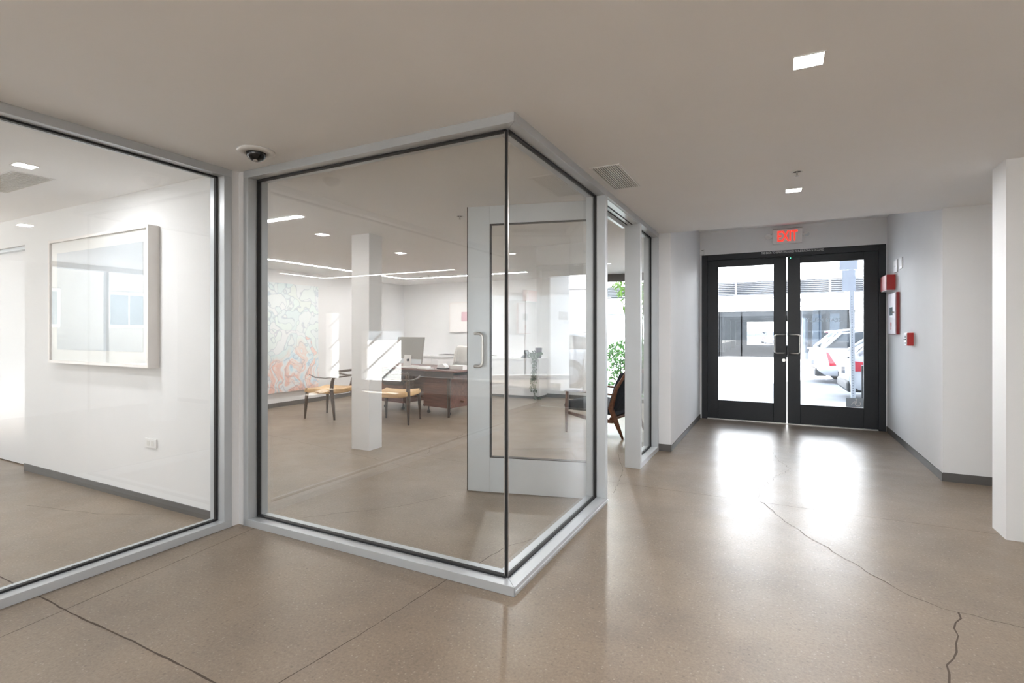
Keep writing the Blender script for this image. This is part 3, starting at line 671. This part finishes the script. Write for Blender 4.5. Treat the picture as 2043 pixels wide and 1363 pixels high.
# desk
dk = thing('desk', (-5.2, 6.95, 0), 'dark rosewood writing desk with tapered legs and drawer pedestals', 'desk', None, R(-8.5))
def L(nm, m, b, par=None, bev=.002): return box(nm, M[m], b, par or dk, bev, rel=False)
L('top', 'rose', (-1.06, 1.06, -.46, .46, .695, .72), bev=.004); L('apron', 'dark', (-.98, .98, -.40, -.38, .60, .695)); L('apron', 'dark', (-.98, .98, .38, .40, .60, .695))
for sx in (-1, 1):
    for sy in (-1, 1):
        MB().tube([(sx * .86, sy * .36, .0), (sx * .87, sy * .365, .40), (sx * .87, sy * .365, .695)], [.019, .030, .034], 10).build('leg', M['dark'], dk, rel=False, smooth=True)
for sx in (-1, 1):
    p = L('pedestal', 'rose', (sx * .52 - .28, sx * .52 + .28, -.28, .34, .12, .62))
    for k in range(3): L('drawer_front', 'rose', (sx * .52 - .27, sx * .52 + .27, .34, .352, .135 + .16 * k, .285 + .16 * k), p)
    for a in (-.22, .22):
        for b_ in (-.22, .28): MB().tube([(sx * .52 + a, b_ - .012, .028), (sx * .52 + a, b_ + .012, .028)], .027, 12).build('caster', M['ink'], p, rel=False)
        for b_ in (-.22, .28): L('caster_stem', 'ink', (sx * .52 + a - .006, sx * .52 + a + .006, b_ - .006, b_ + .006, .03, .12), p, 0)
L('modesty_panel', 'rose', (-.26, .26, -.02, .0, .30, .62)); L('foot_rail', 'teak', (-.86, .86, -.02, .02, .19, .22))
def on_desk(x, y): a = R(-8.5); return (-5.2 + x * math.cos(a) - y * math.sin(a), 6.95 + x * math.sin(a) + y * math.cos(a), .72)
o = thing('computer', on_desk(-.33, -.05), 'silver desktop computer seen from behind on the desk', 'computer', None, R(-14))
mb = MB(); mb.prism([(-.36, .0), (.36, .0), (.36, .45), (-.36, .45)], lambda a, b, d: (a, d + (b - .2) * .14 , b + .045), -.012, .016); mb.build('screen_shell', M['silver'], o, .008, rel=False)
mb = MB(); mb.prism([(-.355, .0), (.355, .0), (.355, .08), (-.355, .08)], lambda a, b, d: (a, d + (b - .2) * .14, b + .046), -.014, -.0115); mb.build('chin', M['alu2'], o, 0, rel=False)
mb = MB(); mb.prism([(-.10, 0), (.10, 0), (.10, .006), (.095, .19), (-.095, .19), (-.10, .006)], lambda a, b, d: (a, d - .05 + b * .12, b), -.008, .0); mb.build('stand', M['silverl'], o, .002, rel=False)
MB().box(-.10, .10, -.05, .14, 0, .008).build('stand_foot', M['silverl'], o, .002, rel=False)
MB().tube([(.03, -.066, .105), (.03, -.040, .109)], .022, 14).build('cable_hole', M['ink'], o, rel=False)
# items on the desk
def item(name, x, y, lab, cat, group=None, rz=-8): return thing(name, on_desk(x, y), lab, cat, group, R(rz))
o = item('tin_holder', -.86, -.2, 'grey tin pen holder with wire loops', 'pen holder')
MB().lathe([(.05, 0), (.06, .10), (.055, .10), (.045, .006)], n=18).build('cup', M['tin'], o, rel=False, smooth=True)
for k in range(5): MB().tube([(.02 * math.cos(k), .02 * math.sin(k), .01), (.045 * math.cos(k * 1.3), .045 * math.sin(k * 1.3), .15 + .01 * k)], .004, 6).build('pen', M['ink'] if k % 2 else M['steel'], o, rel=False)
rnd = random.Random(11)
for k, (x, y) in enumerate(((-.62, -.3), (-.14, -.34), (.115, -.2), (.36, -.34))):
    o = item('paper_stack', x, y, ['white paper stack by the pen holder', 'cream paper stack in front of the computer', 'loose papers spread right of the computer', 'thin paper stack on the middle of the desk edge'][k], 'papers', None, rnd.uniform(-25, 20))
    for j in range(3): a = rnd.uniform(-.1, .1); MB().obox((0, 0, .003 + .006 * j), (math.cos(a), math.sin(a), 0), (-math.sin(a), math.cos(a), 0), (0, 0, 1), .12, .09, .003).build('sheet', M['paper'], o, rel=False)
o = item('tape_dispenser', .61, -.22, 'white tape dispenser on black base at the desk end', 'tape dispenser')
MB().box(-.09, .09, -.05, .05, 0, .014).build('base', M['ink'], o, .003, rel=False)
mb = MB(); mb.prism([(-.085, .014), (.085, .014), (.085, .045), (.03, .085), (-.06, .075), (-.085, .05)], lambda a, b, d: (a, d, b), -.045, .045); mb.build('body', M['plastic'], o, .006, rel=False)
o = item('white_box', .87, -.12, 'low white carton at the right end of the desk', 'carton')
MB().box(-.13, .13, -.08, .08, 0, .055).build('body', M['paper'], o, .002, rel=False); MB().box(-.132, .132, -.082, .082, .055, .063).build('lid', M['plastic'], o, .002, rel=False)
o = item('notebook', .70, .18, 'black notebook lying on the far side of the desk', 'notebook')
MB().box(-.16, .16, -.1, .1, 0, .004).build('cover', M['ink'], o, rel=False); MB().box(-.158, .155, -.098, .098, .004, .02).build('pages', M['paper'], o, rel=False); MB().box(-.16, .16, -.1, .1, .02, .024).build('cover', M['ink'], o, rel=False)
# desk chair with draped cloth
o = thing('office_chair', (-5.15, 7.85, 0), 'office chair draped with a white cloth behind the desk', 'chair')
for k in range(5):
    a = k * 2 * math.pi / 5; MB().tube([(0, 0, .09), (.30 * math.cos(a), .30 * math.sin(a), .055)], [.025, .016], 8).build('foot', M['ink'], o, rel=False)
    MB().tube([(.30 * math.cos(a) - .012, .30 * math.sin(a), .027), (.30 * math.cos(a) + .012, .30 * math.sin(a), .027)], .027, 10).build('caster', M['ink'], o, rel=False)
MB().tube([(0, 0, .08), (0, 0, .45)], .025, 10).build('column', M['steel'], o, rel=False); MB().box(-.25, .25, -.24, .26, .44, .52).build('seat', M['toe'], o, .03, rel=False)
MB().box(-.20, .20, .22, .28, .50, 1.02).build('backrest', M['toe'], o, .03, rel=False)
rings = []
for z, w, d in ((.66, .27, .075), (.75, .25, .065), (.9, .225, .055), (1.0, .20, .05), (1.045, .15, .035)):
    rings.append([(w * math.copysign(abs(math.cos(2 * math.pi * k / 40)) ** .6, math.cos(2 * math.pi * k / 40)) * (1 + (.05 * math.sin(k * 2.1) if z < 1 else 0)), .25 + d * math.sin(2 * math.pi * k / 40) * (1 + (.3 * math.sin(k * 1.7) if z < 1 else 0)), z) for k in range(40)])
MB().loft(rings).build('draped_cloth', M['cloth'], o, rel=False, smooth=True)

# Danish armchairs
def armchair(loc, fwd, label):
    o = thing('armchair', loc, label, 'chair', 'tan leather armchairs at the desk', math.atan2(fwd[1], fwd[0]) - math.pi / 2)
    for s in (-1, 1):
        MB().tube([(s * .27, .25, 0), (s * .262, .235, .25), (s * .25, .22, .455)], [.014, .024, .026], 10).build('leg', M['dark'], o, rel=False, smooth=True)
        MB().tube([(s * .285, -.27, 0), (s * .27, -.235, .25), (s * .255, -.20, .45), (s * .262, -.22, .56), (s * .275, -.275, .70), (s * .277, -.285, .735)], [.014, .026, .030, .024, .017, .011], 10).build('leg', M['dark'], o, rel=False, smooth=True)
        MB().tube([(s * .268, -.25, .625), (s * .30, -.12, .615), (s * .315, .04, .63), (s * .30, .15, .665)], [.012, .017, .019, .010], 10, .55).build('armrest', M['dark'], o, rel=False, smooth=True)
        MB().tube([(s * .25, -.19, .40), (s * .25, .21, .40)], .013, 8).build('side_rail', M['dark'], o, rel=False)
    for z, nm in ((.705, 'back_rail'), (.622, 'lower_back_rail')):
        MB().tube([(.275 * math.cos(a) * 1.0, -.25 - .135 * math.sin(a), z + .02 * math.sin(a)) for a in [math.pi * k / 12 for k in range(13)]], .014, 8, 1.3 if z > .65 else .8).build(nm, M['dark'], o, rel=False, smooth=True)
    grid = 10; vs, fs = [], []
    for i in range(grid + 1):
        for j in range(grid + 1):
            u, v = i / grid * 2 - 1, j / grid * 2 - 1
            w = .262 + .012 * v
            vs.append((u * w, v * .255, .452 + .028 * v * v * .4 + .02 * u * u - .018))
    for i in range(grid):
        for j in range(grid):
            a = i * (grid + 1) + j; fs.append((a, a + grid + 1, a + grid + 2, a + 1))
    mb = MB(); mb.add(vs, fs); seat = mb.build('seat', M['leather'], o, rel=False, smooth=True)
    x = seat.modifiers.new('so', 'SOLIDIFY'); x.thickness = .075; x.offset = -1
    x = seat.modifiers.new('bv', 'BEVEL'); x.width = .02; x.segments = 3; x.limit_method = 'ANGLE'
    for k in range(24): t = k / 23; MB().box(-.23 + .46 * t - .006, -.23 + .46 * t + .006, -.258, -.254, .414, .417).build('stitch', M['stitch'], o, rel=False)
    return o
armchair((-6.10, 5.74, 0), (-.97, -.20), 'dark wood armchair with tan leather seat in front of the painting')
armchair((-4.90, 5.86, 0), (-.30, .95), 'dark wood armchair with tan leather seat drawn up to the desk')
o = thing('black_bag', (-5.35, 6.15, 0), 'black leather bag hanging on the desk side', 'bag')
o.location = (-5.45, 6.44, .45)
rings = []
for z, w, d in ((.0, .20, .05), (.05, .24, .07), (.15, .23, .06), (.22, .17, .04)):
    rings.append([(w * math.cos(2 * math.pi * k / 16), d * math.sin(2 * math.pi * k / 16), z) for k in range(16)])
MB().loft(rings).build('body', M['bag'], o, rel=False, smooth=True); MB().tube([(-.14, 0, .2), (-.1, 0, .245), (.1, 0, .245), (.14, 0, .2)], .008, 6).build('strap', M['bag'], o, rel=False)

# lounge chair by the street window
o = thing('lounge_chair', (-2.0, 6.52, 0), 'dark upholstered lounge chair with brown wooden frame', 'chair', None, math.atan2(.18, -.98) - math.pi / 2)
for s in (-1, 1):
    MB().tube([(s * .34, .36, 0), (s * .34, .355, .28), (s * .34, .35, .53)], [.013, .026, .021], 8).build('leg', M['teak'], o, rel=False, smooth=True)
    MB().tube([(s * .33, -.43, 0), (s * .33, -.33, .22), (s * .33, -.27, .36), (s * .33, -.34, .60), (s * .31, -.46, .80)], [.013, .034, .036, .024, .016], 8).build('leg', M['teak'], o, rel=False, smooth=True)
    MB().tube([(s * .34, .38, .535), (s * .36, .2, .55), (s * .36, -.1, .54), (s * .34, -.33, .53)], [.018, .030, .028, .018], 8, .5).build('armrest', M['teak'], o, rel=False, smooth=True)
    MB().tube([(s * .33, .35, .255), (s * .33, .0, .20), (s * .33, -.30, .20)], [.020, .026, .022], 8).build('side_rail', M['teak'], o, rel=False, smooth=True)
MB().tube([(.31 * math.cos(a), -.44 - .05 * math.sin(a), .80) for a in [math.pi * k / 10 for k in range(11)]], .02, 8, 1.4).build('top_rail', M['teak'], o, rel=False, smooth=True)
MB().tube([(-.33, -.27, .23), (.33, -.27, .23)], .022, 8).build('cross_rail', M['teak'], o, rel=False)
mb = MB(); mb.prism([(.44, .33), (.40, .40), (.20, .43), (-.30, .36), (-.32, .26), (.05, .285), (.38, .285)], lambda a, b, d: (d, a, b), -.30, .30); mb.build('seat_cushion', M['navy'], o, .03, rel=False, seg=3)
mb = MB(); mb.prism([(-.20, .36), (-.30, .30), (-.42, .50), (-.49, .76), (-.45, .80), (-.36, .80), (-.28, .62)], lambda a, b, d: (d, a, b), -.29, .29); bc = mb.build('back_cushion', M['navy'], o, .03, rel=False, seg=3)
MB().tube([(.292, -.30, .34), (.293, -.37, .56), (.292, -.43, .78)], .004, 6).build('piping', M['toe'], bc, rel=False)

# ================================================================== OUTSIDE
struct(box('sidewalk', M['walk'], (-26, 30, 8.36, 11.4, GRND - .05, -.02)))
struct(box('road', M['road'], (-60, 60, 11.4, 29.0, GRND - .06, GRND)))
struct(box('far_sidewalk', M['walk'], (-60, 60, 29.0, 30.1, GRND - .05, GRND + .04)))
struct(box('roof_parapet', M['facade'], (-10, 3.8, 8.5, 9.6, 3.15, 4.75)))
struct(box('roof_upper_storey', M['facade'], (-3.7, 12, 1.0, 9.6, 3.16, 8.8)))
struct(box('roof_neighbour', M['facade'], (3.85, 12, 1.0, 9.6, GRND, 3.16)))
# garage building opposite
gb = thing('parking_garage', (0, 30.1, GRND), 'white parking garage with louvred band and dark entrance across the street', 'building')
YF = 30.1
def G(nm, m, b, par=None): return box(nm, M[m] if isinstance(m, str) else m, b, par or gb)
G('upper_wall', 'facade', (-14, 6.8, YF - .72, YF + .5, 3.97, 9)); G('sign_band', 'fgrey', (-14, 6.8, YF - .02, YF + .5, 2.62, 3.27))
G('lintel', 'facade', (-14, 6.8, YF - .10, YF + .5, 2.41, 2.585)); G('shadow_gap', 'gar', (-14, 6.8, YF + .02, YF + .5, 2.58, 2.62))
G('louver_backing', 'gar', (-14, 6.8, YF + .30, YF + .5, 3.27, 4.0))
G('canopy', 'facade', (-3.15, -.38, YF - 1.08, YF - .72, 3.97, 5.4))
for k in range(7):
    mb = MB(); z = 3.30 + .10 * k; mb.prism([(YF - .01, z), (YF + .10, z + .062), (YF + .10, z + .074), (YF - .01, z + .014)], lambda a, b, d: (d, a, b), -14, 6.8); mb.build('louver_slat', M['louver'], gb)
for xx in (-6.3, -1.93, 2.40): G('louver_post', 'alu2', (xx, xx + .09, YF - .03, YF + .12, 3.27, 4.0))
text('sign_letters', 'PARKING ENTRANCE', .30, M['vinyl'], gb, (-1.42, YF - .10, 2.97), (1, 0, 0), (0, 0, 1), 3.46, .03, bold=.008)
G('pier', 'garcol', (-14, -3.9, YF, YF + .6, GRND, 2.41)); G('deck', 'gar', (-14, 6.8, YF + .5, 62, 2.55, 2.9)); G('side_wall', 'gar', (-6.0, -5.6, YF + .6, 62, GRND, 2.6))
G('inner_wall', 'gar', (1.25, 1.5, YF + .3, 58, GRND, 2.6)); G('garage_floor', matte('garage_floor_concrete', (.16, .16, .165)), (-14, 6.8, YF, 62, GRND - .1, GRND + .02))
G('end_wall', 'gar', (-14, -2.75, 61.7, 62.2, GRND, 2.6)); G('end_lintel', 'gar', (-2.75, 3, 61.7, 62.2, 2.40, 2.6)); G('end_wall', 'gar', (3, 6.8, 61.7, 62.2, GRND, 2.6))
for yy in (34, 39, 44, 50): G('column', 'garcol', (-3.6, -3.15, yy, yy + .45, GRND, 2.6))
for yy in (36, 42, 48, 54): G('beam', 'garcol', (-5.6, 1.25, yy, yy + .35, 2.30, 2.56))
G('back_panel', 'gar', (1.5, 6.8, 32.0, 32.2, GRND, 2.6))
G('storefront_pane', M['tint'], (1.25, 3.48, YF + .04, YF + .06, GRND, 2.41)); G('pilaster', 'garcol', (1.70, 2.08, YF + .1, YF + .5, GRND, 2.45)); G('pilaster', 'garcol', (2.46, 2.86, YF + .1, YF + .5, GRND, 2.45)); G('beige_panel', 'beige', (3.50, 6.5, YF + .05, YF + .3, 1.72, 2.45)); G('grey_panel', 'garcol', (3.50, 6.5, YF + .05, YF + .3, GRND, 1.72))
# plank clad building beside the garage
wbld = thing('clad_building', (12, YF, GRND), 'pale plank clad building beside the garage, mirrored in the glass wall', 'building')
G('upper_wall', 'facade', (6.82, 24, YF, YF + .6, 4.0, 9), wbld); G('shadow_gap', 'gar', (6.82, 24, YF + .1, YF + .6, 3.80, 4.0), wbld); G('core', 'beige', (6.82, 24, YF + .03, YF + .6, GRND, 3.8), wbld)
rnd = random.Random(5); z = .6
while z < 3.79:
    x = 6.82
    while x < 11.5:
        w = rnd.uniform(.8, 2.0); G('plank', pl[rnd.randrange(6)], (x + .004, x + w - .004, YF - .005 - rnd.uniform(0, .015), YF + .03, z + .004, z + .196), wbld); x += w
    z += .2
# street sign, posts
o = thing('street_sign', (1.26, 11.1, -.02), 'galvanised perforated sign pole with two sign plates seen from behind', 'street sign')
MB().obox((1.245, 11.1, 1.36), (1, 0, 0), (0, 1, 0), (-.012, 0, 1), .034, .030, 1.38).build('pole', M['galv'], o, .004)
for k in range(42): MB().obox((1.257 - .012 * (k * .045), 11.0695, .05 + k * .046), (1, 0, 0), (0, 1, 0), (0, 0, 1), .007, .002, .009).build('hole', M['hole'], o)
box('sign_plate', M['signback'], (1.045, 1.325, 11.06, 11.066, 2.43, 2.70), o); MB().box(1.085, 1.295, 11.062, 11.068, 2.05, 2.428).build('sign_plate', M['signback'], o, .02)
o = thing('black_post', (1.375, 10.9, -.02), 'thin dark post beside the street sign', 'post')
box('shaft', M['ctrim'], (1.36, 1.388, 10.885, 10.915, -.02, .70), o, .004); box('cap', M['galv'], (1.356, 1.392, 10.881, 10.919, .70, .712), o, .004); box('foot', M['galv'], (1.335, 1.413, 10.86, 10.94, -.02, -.008), o)

# cars
def car(name, loc, rz, paint, label, kind='suv', detail=True, group=None):
    o = thing(name, loc, label, 'car', group, rz)
    Ln, W2 = (4.7, .94); H = 1.53 if kind == 'suv' else 1.45
    # lower body rings along x (rear -> front)
    st_ = [(-2.33, .50, .80, .76), (-2.30, .32, .95, .84), (-2.15, .22, 1.0, .90), (-1.6, .20, 1.0, .94), (-.6, .20, .98, .94), (.6, .20, .96, .94), (1.3, .20, .95, .93), (1.9, .22, .86, .90), (2.25, .28, .74, .82), (2.36, .40, .62, .70)]
    rings = []
    for x, zb, zt, w in st_:
        h = zt - zb
        half = [(w * .80, zb), (w * .95, zb + h * .10), (w, zb + h * .30), (w, zb + h * .62), (w * .975, zb + h * .86), (w * .93, zt), (w * .6, zt + .015)]
        rings.append([(x, -y, z) for y, z in half] + [(x, y, z) for y, z in reversed(half)])
    body = MB().loft(rings).build('body', M[paint], o, rel=False, smooth=True)
    gl = [(-2.18, .99, 1.0, .83, .80), (-1.72, .97, H - .10, .86, .66), (-1.1, .97, H - .01, .87, .66), (-.2, .96, H, .87, .66), (.35, .96, H - .05, .87, .65), (.95, .95, 1.15, .86, .70), (1.25, .94, .97, .84, .80)]
    rings = []
    for x, zb, zt, wb_, wt in gl:
        half = [(wb_, zb), ((wb_ * .6 + wt * .4), zb + (zt - zb) * .5), (wt, zt - .03), (wt * .7, zt)]
        rings.append([(x, -y, z) for y, z in half] + [(x, y, z) for y, z in reversed(half)])
    MB().loft(rings).build('glasshouse', M['cglass'], o, rel=False, smooth=True)
    rings = []
    for x, zb, zt, wb_, wt in gl[1:5]:
        half = [(wt + .012, zt - .06), (wt + .008, zt - .02), (wt * .7, zt + .012)]
        rings.append([(x, -y, z) for y, z in half] + [(x, y, z) for y, z in reversed(half)])
    MB().loft(rings).build('roof', M[paint], o, rel=False, smooth=True)
    for s in (-1, 1):
        for pts in ([(-2.16, s * .845, .99), (-1.70, s * .69, H - .09)], [(-.95, s * .872, .98), (-.85, s * .675, H - .03)], [(.1, s * .875, .97), (.05, s * .675, H - .03)], [(1.2, s * .85, .97), (.35, s * .67, H - .08)]):
            MB().tube(pts, .045 if pts[0][0] < -2 else .03, 6).build('pillar', M[paint], o, rel=False, smooth=True)
        for wx in (-1.42, 1.42):
            MB().tube([(wx, s * .80, .34), (wx, s * .948, .34)], .40, 28).build('wheel_arch', M['ctrim'], o, rel=False)
            w = MB().tube([(wx, s * .74, .33), (wx, s * .955, .33)], .33, 28).build('wheel', M['tyre'], o, .02, rel=False)
            MB().tube([(wx, s * .93, .33), (wx, s * .963, .33)], .225, 20).build('rim', M['rim'], w, rel=False)
        mb = MB()
        if kind == 'suv':
            mb.prism([(-2.10, .88), (-2.06, .88), (-1.86, .52), (-2.02, .50)], lambda a, b, d: (a, s * d, b), .85, .932)
        else:
            mb.prism([(-2.30, .86), (-1.98, .82), (-1.95, .66), (-2.26, .64)], lambda a, b, d: (a, s * d, b), .72, .918)
        mb.build('tail_light', M['lampred'], o, .008, rel=False)
        mb = MB(); mb.prism([(2.22, .72), (2.34, .60), (2.2, .58), (1.95, .70)], lambda a, b, d: (a, s * d, b), .6, .87); mb.build('headlight', M['rim'], o, .01, rel=False)
        if detail:
            MB().box(.55, .72, s * .93 - .03 + s * .07, s * .93 + .03 + s * .07, .96, 1.08).build('mirror', M[paint], o, .02, rel=False)
            for hx in (-.65, .35): MB().box(hx - .1, hx + .1, s * .945 - .015, s * .945 + .015, .80, .835).build('door_handle', M['rim'], o, .008, rel=False)
    MB().box(-2.36, -2.05, -.78, .78, .20, .44).build('rear_bumper', M['ctrim'], o, .06, rel=False)
    MB().box(-2.39, -2.30, -.26, .26, .56 if kind != 'suv' else .50, .70 if kind != 'suv' else .63).build('number_plate', M['plate'], o, .006, rel=False)
    if kind == 'suv':
        mb = MB(); mb.prism([(-1.95, H - .10), (-1.35, H - .03), (-1.30, H + .02), (-1.92, H - .05)], lambda a, b, d: (a, d, b), -.62, .62); sp = mb.build('spoiler', M[paint], o, .012, rel=False)
        MB().box(-1.965, -1.945, -.2, .2, H - .095, H - .065).build('brake_light', M['lampred'], sp, rel=False)
        MB().box(-2.36, -2.20, -.80, .80, .93, .985).build('tail_ledge', M[paint], o, .02, rel=False)
    else:
        MB().box(-2.34, -2.26, -.75, .75, .90, .93).build('tail_ledge', M['ctrim'], o, .01, rel=False)
    return o
car('white_suv', (3.30, 17.75, GRND), R(4), 'carw', 'white crossover with roof spoiler and slanted red tail lamp', 'suv')
car('white_sedan', (3.66, 13.42, GRND), R(1), 'carw', 'white car with wide red tail lamp behind the street sign', 'sedan')
car('dark_car', (-.2, 69, GRND), R(90), 'cark', 'dark car parked beyond the far end of the garage', 'sedan', False, 'cars beyond the garage')
car('pale_car', (2.2, 74, GRND), R(0), 'carg', 'pale car parked beyond the far end of the garage', 'sedan', False, 'cars beyond the garage')
car('blue_car', (-2.9, 73, GRND), R(160), 'cark', 'dark car at the left edge of the lot beyond the garage', 'suv', False, 'cars beyond the garage')
struct(box('far_lot', M['road'], (-30, 30, 62.2, 110, GRND - .1, GRND)))
o = thing('far_building', (0, 100, GRND), 'pale wall far beyond the garage', 'building'); box('wall', M['beige'], (-30, 30, 100, 101, GRND, 4.2), o); box('parapet', M['facade'], (-30, 30, 99.9, 101, 4.2, 6), o)

# greenery and garden outside the office window
def plant(name, loc, label, parts, matname, stems):
    o = thing(name, loc, label, 'plant')
    mb = MB(); rnd = random.Random(hash(label) % 999 if False else len(label))
    for c, r, n, size, asp in parts: leaf_cloud(mb, c, r, n, size, rnd, .25, asp)
    mb.build('foliage', M[matname], o)['kind'] = 'stuff'
    for p in stems: MB().tube(p, .012, 6).build('stem', M['stem'], o)
    return o
plant('hedge', (-2.4, 10.5, -.02), 'green leafy hedge outside the office window', [((-2.3, 10.5, .85), (.95, .35, .38), 1500, .10, .5), ((-2.3, 10.5, .40), (.95, .35, .45), 1100, .10, .5)], 'green1', [[(-2.9 + .3 * k, 10.5, -.02), (-2.85 + .3 * k, 10.5, .6)] for k in range(4)])
plant('bamboo', (-2.55, 10.9, -.02), 'light green bamboo leaves hanging before the office window', [((-2.45, 10.9, 2.15), (.55, .3, .55), 420, .20, .22), ((-2.9, 10.9, 2.5), (.3, .3, .3), 120, .20, .22)], 'green2', [[(-2.5 + .12 * k, 10.95, -.02), (-2.5 + .1 * k, 10.92, 1.4), (-2.45 + .06 * k, 10.9, 2.7)] for k in range(4)])
o = plant('wall_vine', (-.985, 9.0, -.02), 'green vine climbing the wall outside the entrance doors', [((-.99, 9.25, 1.02), (.03, .10, .10), 24, .09, .7), ((-.99, 9.2, .55), (.03, .12, .25), 10, .06, .6), ((-.98, 9.1, .2), (.04, .2, .15), 16, .07, .6)], 'green1', [[(-.995, 9.25, -.02), (-.995, 9.2, .5), (-.995, 9.25, 1.0)]])
wall('wall_entry_return', (1.31, 1.62, 8.36, 9.85, -.1, 3.2), m='facade')
o = thing('wall_sign', (1.31, 9.5, 1.55), 'small dark plaque on the wall just outside the entrance doors', 'sign')
box('plate', M['toe'], (1.295, 1.31, 9.28, 9.72, 1.54, 1.70), o, .004); box('mark', M['tin'], (1.292, 1.296, 9.47, 9.53, 1.60, 1.64), o)

o = thing('neighbour_building', (-27, 5, GRND), 'grey building with white framed windows, mirrored in the framed print', 'building')
box('wall', M['beige'], (-28, -26.5, -10, 30, GRND, 5.2), o); box('parapet', M['facade'], (-28.05, -26.4, -10, 30, 5.2, 6.0), o)
for k in range(11):
    y = -9.5 + 3.4 * k
    f = box('window', M['facade'], (-26.52, -26.42, y, y + 1.7, 1.5, 3.1), o)
    for a in (0, 1): box('window_glass', M['screen'], (-26.44, -26.41, y + .1 + .78 * a, y + .82 + .78 * a, 1.62, 2.98), f)
